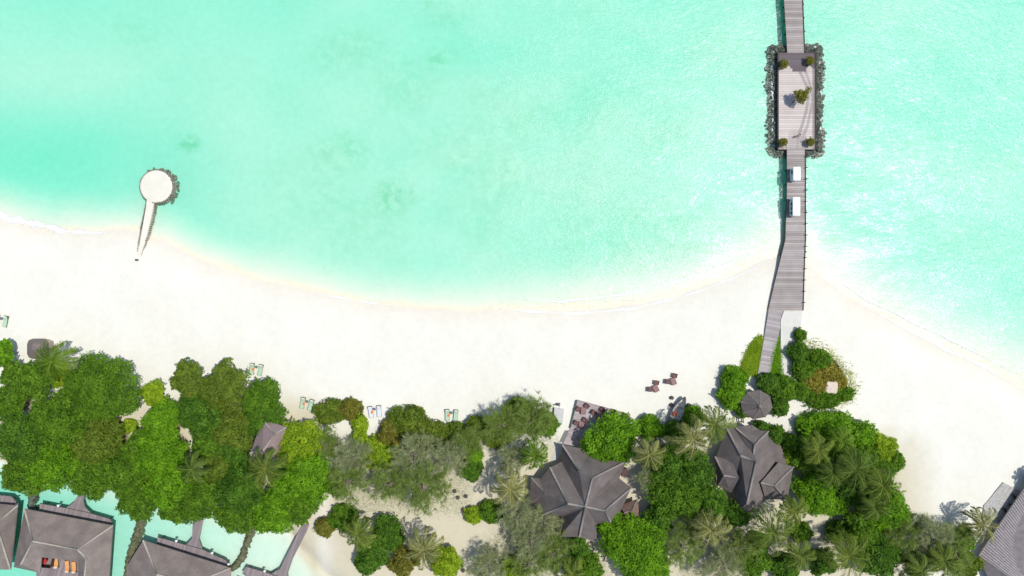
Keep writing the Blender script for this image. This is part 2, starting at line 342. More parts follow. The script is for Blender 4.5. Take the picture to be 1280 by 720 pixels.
    def build(s, name, m, parent=None, label=None, smooth=False):
        o = origin(parent) if parent is not None else Vector((0, 0, 0))
        me = bpy.data.meshes.new(name); me.from_pydata([(v[0]-o.x, v[1]-o.y, v[2]-o.z) for v in s.v], [], s.f); me.update()
        if smooth: me.polygons.foreach_set('use_smooth', [True] * len(me.polygons))
        return link(name, me, m, parent, label)
def copy_tree(o, parent=None):
    c = o.copy(); COL.objects.link(c); c.parent = parent
    for k in ('label',) if parent is None else ():
        if k in c: del c[k]
    for ch in list(o.children):
        copy_tree(ch, c)
    return c
def quads(name, P0, U, V, tint, m, parent=None):
    """many leaf faces at once: centre, half vectors, tint; a leaf is a pointed quad"""
    n = len(P0); co = np.empty((n, 4, 3), np.float32)
    co[:,0] = P0 - U; co[:,1] = P0 - U * .05 + V; co[:,2] = P0 + U; co[:,3] = P0 - U * .05 - V
    me = bpy.data.meshes.new(name); me.vertices.add(n * 4); me.loops.add(n * 4); me.polygons.add(n)
    me.vertices.foreach_set('co', co.ravel()); me.loops.foreach_set('vertex_index', np.arange(n * 4, dtype=np.int32))
    me.polygons.foreach_set('loop_start', np.arange(0, n * 4, 4, dtype=np.int32))
    try: me.polygons.foreach_set('loop_total', np.full(n, 4, np.int32))
    except Exception: pass
    me.update(calc_edges=True)
    at_ = me.attributes.new('tint', 'FLOAT', 'FACE'); at_.data.foreach_set('value', np.clip(tint, 0, 1).astype(np.float32))
    return link(name, me, m, parent)
def unit(a): return a / np.maximum(np.linalg.norm(a, axis=1, keepdims=True), 1e-6)
def leafset(P, Nrm, size, rs, aspect=.5):
    n = len(P); r = rs.normal(size=(n, 3)); U = unit(np.cross(Nrm, r)); V = np.cross(Nrm, U)
    s = size * rs.uniform(.7, 1.3, (n, 1)); return U * s * .5, V * s * .5 * aspect

# ---- crowns (coordinates relative to the tree's base)
def outline(rs):
    a, b, c = rs.uniform(0, 6.28, 3)
    return lambda t: 1 + .06 * np.sin(3 * t + a) + .05 * np.sin(5 * t + b) + .04 * np.sin(9 * t + c)
def crown_leafy(R, zc, rz, seed, ex=1.0, rot=0.0, leaf=.36, lr=None, dens=1.0):
    rs = np.random.RandomState(seed); o = outline(rs)
    lr = lr or min(.80, max(.36, .165 * R)); L = []
    subs = [(0, 0, .66 * R, 0.0)]
    if R > 1.8:
        k0 = rs.uniform(0, 6.28); ns = 5 if R > 3 else 4
        for k in range(ns):
            a_ = k0 + 2 * PI * k / ns + rs.uniform(-.35, .35); rr_ = R * rs.uniform(.40, .56); dd_ = (R - rr_) * rs.uniform(.90, 1.10); subs.append((dd_ * math.cos(a_), dd_ * math.sin(a_), rr_, -rs.uniform(.0, .35) * rz))
    else: subs = [(0, 0, R, 0.0)]
    tries = int(60 + 40 * (R / lr) ** 2)
    for _ in range(tries):
        t = rs.uniform(0, 6.283); q = math.sqrt(rs.uniform(0, 1)); r = q * (R - lr * .5) * 1.05; x_ = r * math.cos(t); y_ = r * math.sin(t); z = -9
        for (sx_, sy_, sr_, sz_) in subs:
            u_ = math.hypot(x_ - sx_, y_ - sy_) / max(.3, sr_ - lr * .4)
            if u_ < 1: z = max(z, zc + sz_ + rz * (.25 + .75 * sr_ / (R * .66 if R > 1.8 else R)) * math.sqrt(1 - u_ * u_ * .97))
        if z < -8: continue
        z += rs.uniform(-.85, .5) * lr
        p = (x_, y_, z)
        if all((p[0]-a[0])**2 + (p[1]-a[1])**2 + .5*(p[2]-a[2])**2 > (lr * .82) ** 2 for a in L): L.append(p)
    P = []; Nn = []; T = []
    for p in L:
        l = lr * rs.uniform(.75, 1.3); n = int(92 * l * l * (.36 / leaf) ** 2 * dens) + 12
        d = unit(rs.normal(size=(n, 3)) + np.array([0, 0, .45])); d[:,2] = np.abs(d[:,2]) * .9 - .12
        sh = rs.uniform(.72, 1.08, (n, 1)) ; pts = np.array(p) + d * l * sh * np.array([1, 1, .75])
        P.append(pts); Nn.append(unit(d * .7 + np.array([0, 0, .5]) + rs.normal(size=(n, 3)) * .42))
        base = rs.uniform(.05, .85); T.append(np.clip(base + rs.normal(size=n) * .2, 0, 1))
    ni = int(R * R * 9 * dens); t = rs.uniform(0, 6.283, ni); q = np.sqrt(rs.uniform(0, 1, ni)); r = q * R * .84
    P.append(np.stack([r * np.cos(t), r * np.sin(t), zc + rz * np.sqrt(1 - q * q * .97) * rs.uniform(.05, .75, ni) - lr * .3], 1))
    Nn.append(unit(np.array([0, 0, 1.]) + rs.normal(size=(ni, 3)) * .35)); T.append(rs.uniform(0, .5, ni))
    # sprigs sticking out of the rim
    nr = int(R * 7); lp = L if L else [(0, 0, zc)]
    far = sorted(lp, key=lambda a: -math.hypot(a[0], a[1]))[:max(4, len(lp) // 3)]
    for _ in range(nr):
        c_ = far[rs.randint(len(far))]; a_ = math.atan2(c_[1], c_[0]) + rs.uniform(-.7, .7); m_ = 9; s_ = np.linspace(.6, 1.0, m_)[:, None] * (lr * rs.uniform(1.1, 1.75))
        P.append(np.array(c_) + np.array([math.cos(a_), math.sin(a_), -.1]) * s_ + rs.normal(size=(m_, 3)) * .10); Nn.append(unit(np.array([0, 0, 1.]) + rs.normal(size=(m_, 3)) * .5)); T.append(rs.uniform(.2, .9, m_))
    k_ = P.pop(-1 - nr); P.append(k_); k_ = Nn.pop(-1 - nr); Nn.append(k_); k_ = T.pop(-1 - nr); T.append(k_)
    P = np.concatenate(P); Nn = np.concatenate(Nn); T = np.concatenate(T)
    P[:,0] *= ex; U, V = leafset(P, Nn, leaf, rs, .62)
    U[-ni:] *= 1.9; V[-ni:] *= 1.9
    c, s = math.cos(rot), math.sin(rot); Rm = np.array([[c, s, 0], [-s, c, 0], [0, 0, 1]])
    return P @ Rm, U @ Rm, V @ Rm, T
def crown_wispy(R, zc, rz, seed, ex=1.0, rot=0.0, dens=1.0):
    rs = np.random.RandomState(seed); o = outline(rs); P = []; D = []; T = []; limbs = []
    nb = int(9 + R * 2.6)
    for b in range(nb):
        az = 2 * PI * b / nb + rs.uniform(-.25, .25); Lb = R * rs.uniform(.6, 1.02) * float(o(az)); bend = rs.uniform(-.35, .35)
        nt = int((4 + Lb * 2.3) * dens); zb = rs.uniform(.25, 1); pts = []
        for k in range(6):
            s = k / 5; a2 = az + bend * s; pts.append((Lb * s * math.cos(a2), Lb * s * math.sin(a2), zc + rz * zb * (math.sqrt(max(0, 1 - s * s * .8))) - .25))
        limbs.append(pts)
        for k in range(nt):
            s = rs.uniform(.08, 1.0) ** .75; a2 = az + bend * s
            c = np.array([Lb * s * math.cos(a2), Lb * s * math.sin(a2), zc + rz * zb * math.sqrt(1 - s * s * .8)])
            c = c + rs.normal(size=3) * np.array([.34, .34, .3]) * (.6 + s * R * .18)
            n = 20; dr = np.array([math.cos(a2), math.sin(a2), .35]) * .75
            d = unit(dr + rs.normal(size=(n, 3)) * np.array([.6, .6, .35])); ln = rs.uniform(.45, 1.25, (n, 1))
            P.append(c + d * ln * .5); D.append(d * ln * .5); T.append(np.clip(rs.uniform(.1, .8) + rs.normal(size=n) * .2, 0, 1))
    P = np.concatenate(P); D = np.concatenate(D); T = np.concatenate(T)
    W = unit(np.cross(D, rs.normal(size=D.shape) * .4 + np.array([0, 0, 1.]))) * rs.uniform(.016, .036, (len(P), 1))
    c, s = math.cos(rot), math.sin(rot)
    Rm = np.array([[c, s, 0], [-s, c, 0], [0, 0, 1]]); E = np.array([ex, 1, 1])
    limbs = [[tuple((np.array(q) * E) @ Rm) for q in l] for l in limbs]
    return (P * E) @ Rm, (D * E) @ Rm, W @ Rm, T, limbs
def crown_palm(R, zc, seed, nf=16, spin=0.0, shag=0.0):
    rs = np.random.RandomState(seed); P = []; U = []; V = []; T = []; ribs = []
    for f in range(nf):
        az = spin + f * 2.39996 + rs.uniform(-.15, .15); age = f / nf
        el = 1.15 - 1.15 * age + rs.uniform(-.1, .1); Lf = R * rs.uniform(.86, 1.12) * (1.05 if age > .25 else .85)
        p = np.array([0, 0, zc + .1]); n = 15; pts = [p.copy()]; e = el; side = rs.uniform(-.16, .16); a = az
        for k in range(n):
            d = np.array([math.cos(a) * math.cos(e), math.sin(a) * math.cos(e), math.sin(e)])
            p = p + d * Lf / n * 1.08; pts.append(p.copy()); e -= (.105 + .045 * age) * (1 + k * .06); a += side / n
        pts = np.array(pts); ribs.append(pts); tn = rs.uniform(.08, .55)
        for k in range(1, n * 2 + 1):
            s = k / (2 * n); i = min(int(s * n), n - 1); q = pts[i] + (pts[i + 1] - pts[i]) * (s * n - i); ax = pts[i + 1] - pts[i]; ax = ax / np.linalg.norm(ax)
            lat = np.cross(ax, [0, 0, 1]); lat = lat / max(np.linalg.norm(lat), 1e-6)
            ll = R * .27 * (math.sin(PI * min(1, .12 + s * .86)) ** .6) * rs.uniform(.85, 1.1)
            for sg in (-1, 1):
                d = lat * sg * .66 + ax * .72 + np.array([0, 0, -.42 - shag]) + rs.normal(size=3) * .10; d = d / np.linalg.norm(d)
                P.append(q + d * ll * .5); U.append(d * ll * .5); w = np.cross(d, [0, 0, 1.]); w = w / np.linalg.norm(w)
                V.append((w * .9 + np.array([0, 0, .35 * sg])) * .068); T.append(tn + rs.normal() * .14 + (.12 if s > .8 else 0))
        for k in range(n):   # the pale rib itself
            ax = pts[k + 1] - pts[k]; w = np.cross(ax, [0, 0, 1.]); w = w / max(np.linalg.norm(w), 1e-6)
            P.append((pts[k] + pts[k + 1]) / 2 + np.array([0, 0, .03])); U.append(ax * .62); V.append(w * .055); T.append(1.0)
    return np.array(P), np.array(U), np.array(V), np.array(T)

SEED = [100]
LIT = []      # litter patches for the ground
def tree(kind, px, py, r, h, pal, label, ex=1.0, rot=0.0, cat='tree', group=None, name=None, litter=None, dens=1.0, leaf=.36):
    """r: crown radius in photograph pixels; h: height of the thing in metres"""
    SEED[0] += 1; sd = SEED[0]; rr = random.Random(sd)
    low = h < 3.2
    zr = h * (.55 if not low else .5); top = at(px, py, 1.1 + h * (.8 if kind != 'palm' else 1)); X, Y = top.x, top.y
    g = gxy(X, Y); R = r * K * (H - 1.1 - h * .8) / H
    if kind == 'palm':
        R *= 1.2; lean = Vector((rr.uniform(-1, 1), rr.uniform(-1, 1), 0)) * h * .10
        root = empty(name or 'palm_tree', (X - lean.x, Y - lean.y, g - .05), label, cat, group)
        P, U, V, T = crown_palm(R, h, sd, spin=rr.uniform(0, 6), shag=.15 if pal == 'palmpale' else 0)
        P = P + np.array([lean.x, lean.y, 0]); quads('crown', P, U, V, T, LEAF[pal], root)
        pts = [Vector((lean.x * (s ** 1.6), lean.y * (s ** 1.6), s * h)) + root.location for s in (0, .15, .35, .55, .75, .9, 1)]
        MB().tube(pts, [.26, .19, .16, .15, .14, .14, .17], 9).build('trunk', PBARK, root, smooth=True)
        c = MB()
        for k in range(5):
            a = k * 1.257; c.blob(Vector((lean.x + .22 * math.cos(a), lean.y + .22 * math.sin(a), h - .12)) + root.location, .13, sd + k, 6, 4, .05, 1.1)
        c.build('coconuts', simple_cache('coconut', (.16,.13,.03)), root, smooth=True)
        LIT.append((X, Y, R * .5, .45)); return root
    root = empty(name or ('shrub' if low else 'tree'), (X, Y, g - .05), label, cat, group)
    if kind == 'leafy' and ex == 1.0 and not low: ex = rr.uniform(.88, 1.15); rot = rr.uniform(0, 3.1)
    if kind == 'leafy':
        rz = min(h * .42, R * .62) if not low else h * .45
        P, U, V, T = crown_leafy(R, h * .95 - rz, rz, sd, ex, rot, leaf, dens=dens)
        if low:   # skirt down to the ground
            rs = np.random.RandomState(sd + 5); n = int(260 * R); t = rs.uniform(0, 6.28, n); q = rs.uniform(.80, 1.0, n)
            Ps = np.stack([np.cos(t) * R * q * ex, np.sin(t) * R * q, rs.uniform(.05, h * .62, n)], 1); c, s = math.cos(rot), math.sin(rot)
            Ps = Ps @ np.array([[c, s, 0], [-s, c, 0], [0, 0, 1]])
            Ns = unit(Ps * np.array([1, 1, 0]) + np.array([0, 0, .6]) + rs.normal(size=(n, 3)) * .4); u, v = leafset(Ps, Ns, leaf, rs, .6)
            P = np.concatenate([P, Ps]); U = np.concatenate([U, u]); V = np.concatenate([V, v]); T = np.concatenate([T, rs.uniform(.1, .6, n)])
        limbs = [[(0, 0, h * .35), (R * .25 * math.cos(a), R * .25 * math.sin(a), h * .55), (R * .6 * math.cos(a), R * .6 * math.sin(a), h * .72)] for a in [rr.uniform(0, 6.28) for _ in range(5)]]
        lt = .95
    else:
        rz = min(h * .35, R * .5)
        P, U, V, T, limbs = crown_wispy(R, h * .95 - rz, rz, sd, ex, rot, dens)
        lt = .40
    quads('crown' if not low else 'foliage', P, U, V, T, LEAF[pal], root)
    t = MB(); rt = root.location
    tr = .06 + R * .035
    t.tube([rt, rt + Vector((.05, .03, h * .3)), rt + Vector((-.04, .06, h * .6)), rt + Vector((0, 0, h * .85))], [tr * 1.3, tr, tr * .7, tr * .25], 8)
    for l in limbs: t.tube([rt + Vector(q) for q in l], [tr * .45 * (1 - .8 * i / len(l)) + .01 for i in range(len(l))], 5)
    t.build('trunk' if not low else 'stem', BARK, root, smooth=True)
    LIT.append((X, Y, R * (1.0 if kind == 'leafy' else .9), litter if litter is not None else lt, ex, rot)); return root
_sc = {}
def simple_cache(n, c, **kw):
    if n not in _sc: _sc[n] = simple(n, c, **kw)
    return _sc[n]

# ================================================================== PLANTS
GW = 'round-crowned trees of the dense grove on the left'
def T(kind, px, py, r, h, pal, label, **k):
    if 'group' not in k:
        k['group'] = {'palm': 'coconut palms scattered over the island', 'wispy': 'feathery grey-green trees of the open grove'}.get(kind, 'broadleaf trees and bushes of the island')
    if kind == 'wispy' and 'name' not in k and h >= 3.2: k['name'] = 'casuarina_tree'
    if h < 3.2: k.setdefault('cat', 'shrub')
    elif kind == 'palm': k.setdefault('cat', 'palm tree')
    return tree(kind, px, py, r, h, pal, label, **k)
# --- dense grove on the left
T('leafy', 0, 442, 17, 5.0, 'bright', 'small bright green tree cut by the left edge just below the leftmost loungers', ex=.9)
T('leafy', 36, 478, 27, 6.5, 'mid', 'leafy tree directly below the small grey beach roof at far left')
T('leafy', 4, 505, 22, 6.0, 'mid', 'tree on the left frame edge below and left of the small grey beach roof')
T('leafy', 124, 487, 44, 7.5, 'mid', 'big rounded dome tree facing the beach, right of the yellow-green palm at far left', leaf=.34)
T('leafy', 78, 528, 38, 7.0, 'mid', 'wide mid-green tree below the yellow-green palm at far left')
T('leafy', 22, 552, 34, 7.5, 'deep', 'dark glossy tree near the left edge halfway down the grove')
T('leafy', 118, 552, 34, 6.5, 'olive', 'olive tree just left of the sand gap in the left grove')
T('leafy', 62, 585, 34, 7.0, 'bright', 'fresh green tree above the boardwalk of the whole water villa roof')
T('leafy', 16, 600, 28, 6.0, 'mid', 'tree overhanging the turquoise water above the cut-off villa roof at far left')
T('leafy', 106, 598, 27, 6.0, 'mid', 'tree over the tip of the forked boardwalk at lower left')
T('leafy', 160, 533, 8, 2.2, 'lime', 'tiny lime bush alone in the sand gap of the left grove')
T('leafy', 190, 493, 16, 5.0, 'lime', 'small yellow-green tree at the top of the sand gap in the left grove')
T('leafy', 200, 526, 27, 6.0, 'bright', 'bright green tree right beside the sand gap in the left grove')
T('leafy', 232, 474, 23, 7.0, 'olive', 'leftmost of the two rounded crowns bulging onto the beach')
T('leafy', 275, 484, 29, 7.5, 'olive', 'second rounded crown bulging onto the beach, left of the first full pair of loungers')
T('leafy', 325, 504, 26, 7.0, 'mid', 'rounded tree edging the sand just below the pair of loungers with the bright orange towel')
T('leafy', 250, 520, 34, 7.0, 'deep', 'dark tree behind the two rounded beach crowns')
T('leafy', 328, 522, 26, 6.5, 'deep', 'glossy speckled tree above the pinkish grey hip roof')
T('leafy', 288, 540, 30, 6.5, 'olive', 'dull olive tree left of the pinkish grey hip roof')
T('leafy', 192, 570, 36, 7.0, 'bright', 'brightest green broad crown in the middle of the left grove')
T('leafy', 149, 590, 32, 6.5, 'mid', 'tree between the sand gap and the lagoon in the left grove')
T('leafy', 206, 605, 32, 7.2, 'bright', 'bright broad tree left of and below the dark palm in the left grove')
T('leafy', 272, 582, 26, 6.0, 'olive', 'olive tree between the two palms of the left grove')
T('leafy', 295, 612, 32, 7.0, 'deep', 'darkest tree of the left grove, between and below its two palms')
T('leafy', 242, 626, 30, 6.5, 'mid', 'tree hiding the land end of the second forked boardwalk')
T('leafy', 166, 626, 30, 6.0, 'mid', 'tree leaning over the water right of the whole water villa roof')
T('leafy', 212, 642, 20, 5.0, 'mid', 'low crown touching the lagoon left of the second forked boardwalk')
T('leafy', 368, 560, 32, 6.5, 'lime', 'yellow-green tree below and right of the pinkish grey hip roof')
T('leafy', 376, 602, 36, 7.5, 'bright', 'large rounded bright crown at the right end of the left grove')
T('leafy', 290, 646, 26, 6.0, 'mid', 'crown over the lagoon above the middle rock groyne')
T('leafy', 336, 646, 30, 6.5, 'bright', 'crown over the lagoon left of the diagonal boardwalk')
T('leafy', 376, 636, 20, 5.5, 'mid', 'small tree over the upper end of the diagonal boardwalk')
T('leafy', 258, 560, 22, 6.0, 'mid', 'green tree just above and right of the dark palm in the left grove')
T('leafy', 52, 520, 22, 6.0, 'mid', 'tree in the upper far left grove, left of the big dome')
T('leafy', 288, 566, 20, 5.8, 'deep', 'dark tree left of the hip roof hut, above the darkest tree')
T('palm', 67, 452, 29, 6.5, 'palmlime', 'yellow-green palm on the beach edge beside the small grey roof at far left')
T('palm', 241, 586, 22, 9.0, 'palmdeep', 'dark thin-fronded palm in the middle of the left grove')
T('palm', 333, 585, 29, 9.5, 'palm', 'olive palm with long fronds at the foot of the pinkish grey hip roof')
# --- hedges by the beach, middle
T('leafy', 412, 515, 17, 2.6, 'olive', 'olive hedge bush right beside the green loungers near the beach edge', ex=1.25)
T('leafy', 436, 513, 14, 2.4, 'brown', 'brownish hedge bush in the short hedge left of the white-blue loungers', ex=1.2)
T('leafy', 448, 532, 13, 2.6, 'lime', 'lime hedge bush ending the short hedge left of the white-blue loungers', ex=.8)
T('leafy', 509, 529, 22, 2.8, 'olive', 'brownish hedge bush right of the white-blue loungers', ex=1.2, rot=-.2)
T('leafy', 542, 545, 19, 2.8, 'olive', 'olive hedge bush just left of the rightmost green loungers', ex=1.2, rot=-.35)
T('leafy', 474, 567, 23, 3.0, 'lime', 'mottled yellow-green bush behind the white-blue loungers', ex=1.1)
T('leafy', 600, 536, 15, 2.8, 'olive', 'olive bush to the right of the rightmost green loungers', ex=1.4)
T('leafy', 588, 587, 16, 3.1, 'deep', 'narrow dark green bush standing upright amid the open grove', ex=.9)
T('leafy', 590, 571, 13, 3.0, 'bright', 'small green bush touching the top of the narrow dark green bush')
T('wispy', 406, 556, 20, 4.5, 'needle', 'thin feathery tree below the green loungers at the hedge end')
T('wispy', 440, 572, 22, 5.5, 'grey', 'grey feathery tree below the lime hedge bush')
T('wispy', 434, 602, 26, 6.0, 'needle', 'feathery tree right beside the large rounded bright crown')
T('wispy', 520, 568, 30, 7.0, 'grey', 'grey feathery tree behind the brownish hedge')
T('wispy', 488, 604, 28, 6.5, 'needle', 'feathery tree left of the grove\'s widest one')
T('wispy', 530, 608, 37, 8.0, 'needle', 'widest feathery tree in the middle of the open grove', dens=1.25)
T('wispy', 562, 572, 24, 6.5, 'grey', 'grey feathery tree left of the narrow dark green bush')
T('wispy', 628, 530, 26, 6.5, 'needle', 'feathery tree in the belt facing the beach, left of the one by the shower', dens=1.5)
T('wispy', 664, 526, 29, 7.0, 'needle', 'full feathery tree at the beach edge beside the outdoor shower', dens=1.9)
T('wispy', 586, 550, 19, 5.5, 'needle', 'feathery tree just behind the rightmost green loungers', dens=1.3)
T('wispy', 640, 575, 19, 5.5, 'grey', 'grey feathery tree left of the lime palm')
T('leafy', 405, 660, 11, 2.4, 'brown', 'small brown bush at the top of the sandy spit by the diagonal boardwalk')
T('leafy', 428, 650, 18, 3.1, 'mid', 'green bush at the head of the sandy spit by the diagonal boardwalk')
T('leafy', 484, 668, 22, 4.2, 'deep', 'dark tree between the two palms at bottom centre-left')
T('leafy', 462, 700, 24, 4.6, 'deep', 'dark tree on the right bank of the sandy spit at the bottom edge')
T('leafy', 504, 704, 20, 4.0, 'brown', 'brown-green tree below the pale palm at bottom centre-left')
T('leafy', 556, 705, 21, 4.0, 'lime', 'lime tree at the bottom edge right of the pale palm')
T('palm', 448, 666, 24, 6.5, 'palm', 'palm just right of the sandy spit')
T('palm', 530, 686, 27, 7.5, 'palmpale', 'pale ragged palm at the bottom edge, left of the lime tree')
T('leafy', 614, 641, 14, 2.6, 'mid', 'low green bush in the middle of the inland sand clearing', ex=1.3)
T('leafy', 591, 645, 10, 2.0, 'lime', 'small yellowish bush at the left end of the low bush in the sand clearing')
T('wispy', 646, 645, 25, 5.5, 'grey', 'grey feathery tree below the pale brown palm')
T('wispy', 664, 676, 27, 6.0, 'grey', 'sparse grey feathery tree left of the villa with the many-sided roof')
T('wispy', 612, 706, 25, 5.5, 'grey', 'sparse grey feathery tree at the bottom edge right of the lime tree')
T('wispy', 692, 690, 28, 6.0, 'needle', 'feathery tree at the lower left corner of the many-sided roof', dens=1.2)
T('leafy', 640, 714, 16, 3.0, 'lime', 'yellow-green bush on the bottom edge between two grey feathery trees')
T('leafy', 722, 688, 16, 4.0, 'deep', 'dark small tree under the bottom eave of the many-sided roof')
T('leafy', 735, 712, 20, 4.0, 'mid', 'small tree at the bottom edge under the many-sided roof')
T('palm', 638, 611, 28, 8.5, 'palmpale', 'pale brown palm with drooping fronds left of the many-sided roof')
T('palm', 669, 569, 21, 7.0, 'palmlime', 'lime green palm at the upper left corner of the many-sided roof')
T('palm', 716, 716, 20, 6.0, 'palm', 'palm at the bottom edge below the many-sided roof')
# --- between the villas
T('leafy', 767, 553, 33, 6.0, 'bright', 'bright round tree growing over the wooden terrace')
T('leafy', 815, 536, 17, 3.1, 'bright', 'bright rounded bush between the wooden terrace and the boat')
T('leafy', 868, 521, 13, 3.1, 'bright', 'small bright bush hiding the stern of the boat')
T('leafy', 848, 542, 16, 3.1, 'deep', 'dark bush behind the boat')
T('leafy', 836, 583, 28, 6.5, 'deep', 'dark tree below the palm at the many-sided roof\'s upper right')
T('leafy', 867, 592, 28, 7.0, 'deep', 'dark tree left of the villa with three hipped wings')
T('leafy', 846, 620, 32, 7.0, 'mid', 'broad green tree midway between the two big villas')
T('leafy', 889, 630, 23, 6.0, 'deep', 'dark tree at the lower left corner of the villa with three hipped wings')
T('leafy', 920, 646, 18, 4.5, 'deep', 'small dark tree below the south eave of the villa with three hipped wings')
T('leafy', 800, 690, 44, 6.5, 'bright', 'big bright tree at the bottom edge right of the many-sided roof')
T('leafy', 770, 665, 22, 5.5, 'bright', 'bright tree touching the lower right eave of the many-sided roof')
T('wispy', 812, 600, 16, 4.5, 'grey', 'sparse feathery shrub at the right eave of the many-sided roof')
T('wispy', 852, 682, 28, 6.0, 'needle', 'feathery tree at the bottom between the big bright tree and a palm')
T('wispy', 904, 704, 30, 5.5, 'grey', 'grey feathery tree at the bottom edge below the pale palm of the right half')
T('leafy', 944, 706, 20, 4.0, 'mid', 'small green tree at the bottom edge left of two palms')
T('palm', 811, 568, 24, 8.5, 'palmpale', 'pale palm at the upper right corner of the many-sided roof')
T('palm', 866, 549, 31, 9.5, 'palmpale', 'largest pale palm, right below the boat')
T('palm', 893, 530, 28, 8.5, 'palm', 'palm between the boat and the villa with three hipped wings')
T('palm', 888, 662, 27, 8.5, 'palmpale', 'pale palm at the bottom, below and left of the villa with three hipped wings')
T('palm', 966, 664, 33, 9.0, 'palm', 'broad palm below the villa with three hipped wings')
T('palm', 992, 638, 22, 7.5, 'palm', 'palm at the lower right eave of the villa with three hipped wings')
T('palm', 1000, 694, 22, 7.0, 'palm', 'lower palm close to the bottom edge right of the broad palm')
# --- garden round the ramp
T('leafy', 920, 474, 17, 3.0, 'bright', 'bright bush above and left of the small round thatched pavilion')
T('leafy', 916, 495, 17, 3.0, 'bright', 'bright bush touching the left eave of the small round thatched pavilion')
T('leafy', 930, 513, 9, 2.4, 'deep', 'small dark bush under the lower left eave of the small round thatched pavilion')
T('leafy', 962, 479, 12, 3.0, 'deep', 'dark bush between the ramp end and the pale path')
T('leafy', 982, 487, 17, 3.1, 'mid', 'green bush at the foot of the pale path')
T('leafy', 976, 509, 11, 2.6, 'deep', 'dark bush at the right eave of the small round thatched pavilion')
T('leafy', 953, 535, 8, 2.4, 'deep', 'small dark bush between the round pavilion and the villa with three hipped wings')
T('leafy', 970, 548, 15, 3.1, 'deep', 'dark bush at the upper right eave of the villa with three hipped wings')
T('leafy', 989, 556, 13, 3.1, 'mid', 'green bush beside the sand path right of the villa with three hipped wings')
T('leafy', 984, 572, 11, 2.4, 'lime', 'pale yellow-green bush beside the sand path right of the villa with three hipped wings')
T('leafy', 1002, 419, 7, 2.0, 'mid', 'smallest round bush, alone near the jetty foot')
T('leafy', 1001, 441, 14, 2.8, 'deep', 'smooth dark round bush right of the pale path', leaf=.28)
T('leafy', 1026, 449, 12, 2.4, 'mid', 'low green bush right of the smooth dark round bush', ex=1.2)
T('leafy', 1006, 462, 12, 2.0, 'mid', 'low green bush below the smooth dark round bush', ex=1.2)
T('leafy', 1002, 489, 11, 1.6, 'mid', 'low green bush at the lower left corner of the brown garden bed')
T('leafy', 1030, 500, 12, 1.4, 'mid', 'low hedge along the bottom of the brown garden bed', ex=1.8)
T('leafy', 1056, 492, 9, 1.4, 'mid', 'low hedge at the lower right corner of the brown garden bed', ex=1.3)
T('leafy', 1019, 477, 18, 1.5, 'golden', 'golden brown bush left of the pale square stone', ex=1.0)
T('leafy', 1034, 464, 17, 1.5, 'golden', 'golden brown bush above the pale square stone', ex=1.2)
T('leafy', 1051, 478, 8, 1.3, 'golden', 'golden brown bush right of the pale square stone')
# --- right-hand grove
T('leafy', 1018, 535, 20, 3.1, 'bright', 'bright bush at the upper left corner of the right-hand grove')
T('leafy', 1045, 533, 20, 3.1, 'bright', 'bright bush on the top edge of the right-hand grove', ex=1.2)
T('leafy', 1076, 546, 20, 3.1, 'bright', 'bright bush on the upper right edge of the right-hand grove', ex=1.2, rot=-.4)
T('leafy', 1105, 562, 18, 3.1, 'lime', 'yellow-green bush on the beach side of the right-hand grove', ex=1.2, rot=-.4)
T('leafy', 1120, 578, 12, 3.0, 'mid', 'small bush poking furthest onto the sand from the right-hand grove')
T('leafy', 1014, 575, 22, 4.5, 'mid', 'tree on the left edge of the right-hand grove facing the villa')
T('leafy', 1060, 580, 28, 5.0, 'deep', 'dark tree under the palms of the right-hand grove')
T('leafy', 1022, 618, 26, 5.0, 'bright', 'bright tree on the lower left of the right-hand grove')
T('leafy', 1048, 632, 16, 4.0, 'bright', 'bright tree where the right-hand grove meets the inland clearing')
T('leafy', 1096, 596, 24, 5.0, 'mid', 'tree at the beach edge of the right-hand grove below the yellow-green bush')
T('leafy', 1112, 640, 32, 6.0, 'bright', 'big bright tree on the beach edge below the right-hand palms')
T('leafy', 1082, 664, 24, 5.5, 'mid', 'tree right of the inland clearing at lower right')
T('leafy', 1100, 694, 30, 6.0, 'deep', 'dark tree near the bottom edge at lower right')
T('leafy', 1030, 705, 18, 4.0, 'deep', 'dark tree on the bottom edge between two palms')
T('wispy', 1134, 668, 26, 6.0, 'needle', 'feathery tree below the big bright beach-edge tree', dens=1.3)
T('wispy', 1166, 672, 30, 7.0, 'grey', 'grey feathery tree on the beach edge left of the lone palm at lower right', dens=1.3)
T('wispy', 1140, 706, 26, 6.0, 'needle', 'feathery tree at the bottom edge at lower right')
T('wispy', 1192, 690, 32, 6.5, 'needle', 'full feathery tree just left of the ribbed roof', dens=1.6)
T('leafy', 1205, 676, 18, 4.5, 'mid', 'green tree under the lone palm at lower right')
T('leafy', 1212, 708, 16, 4.0, 'olive', 'small olive tree at the bottom edge beside the ribbed roof')
T('palm', 1022, 562, 23, 7.5, 'palm', 'leftmost palm of the right-hand grove')
T('palm', 1052, 550, 19, 7.0, 'palmlime', 'small palm with brown tips at the top of the right-hand grove')
T('palm', 1068, 586, 33, 8.5, 'palmdeep', 'dark long-fronded palm in the middle of the right-hand grove')
T('palm', 1102, 606, 27, 8.0, 'palm', 'palm on the beach edge of the right-hand grove')
T('palm', 1060, 694, 34, 8.5, 'palm', 'big spreading palm at the bottom edge of the right half')
T('palm', 1150, 712, 22, 7.0, 'palm', 'palm at the bottom edge below the grey feathery tree')
T('palm', 1226, 655, 25, 5.2, 'palmpale', 'lone palm casting its shadow on the sand beside the ribbed roof')
T('palm', 1297, 598, 13, 2.6, 'palmdeep', 'palm whose frond tips poke in at the right edge above the ribbed roof')
T('leafy', 66, 466, 19, 4.5, 'lime', 'yellow-green tree under the palm at far left')
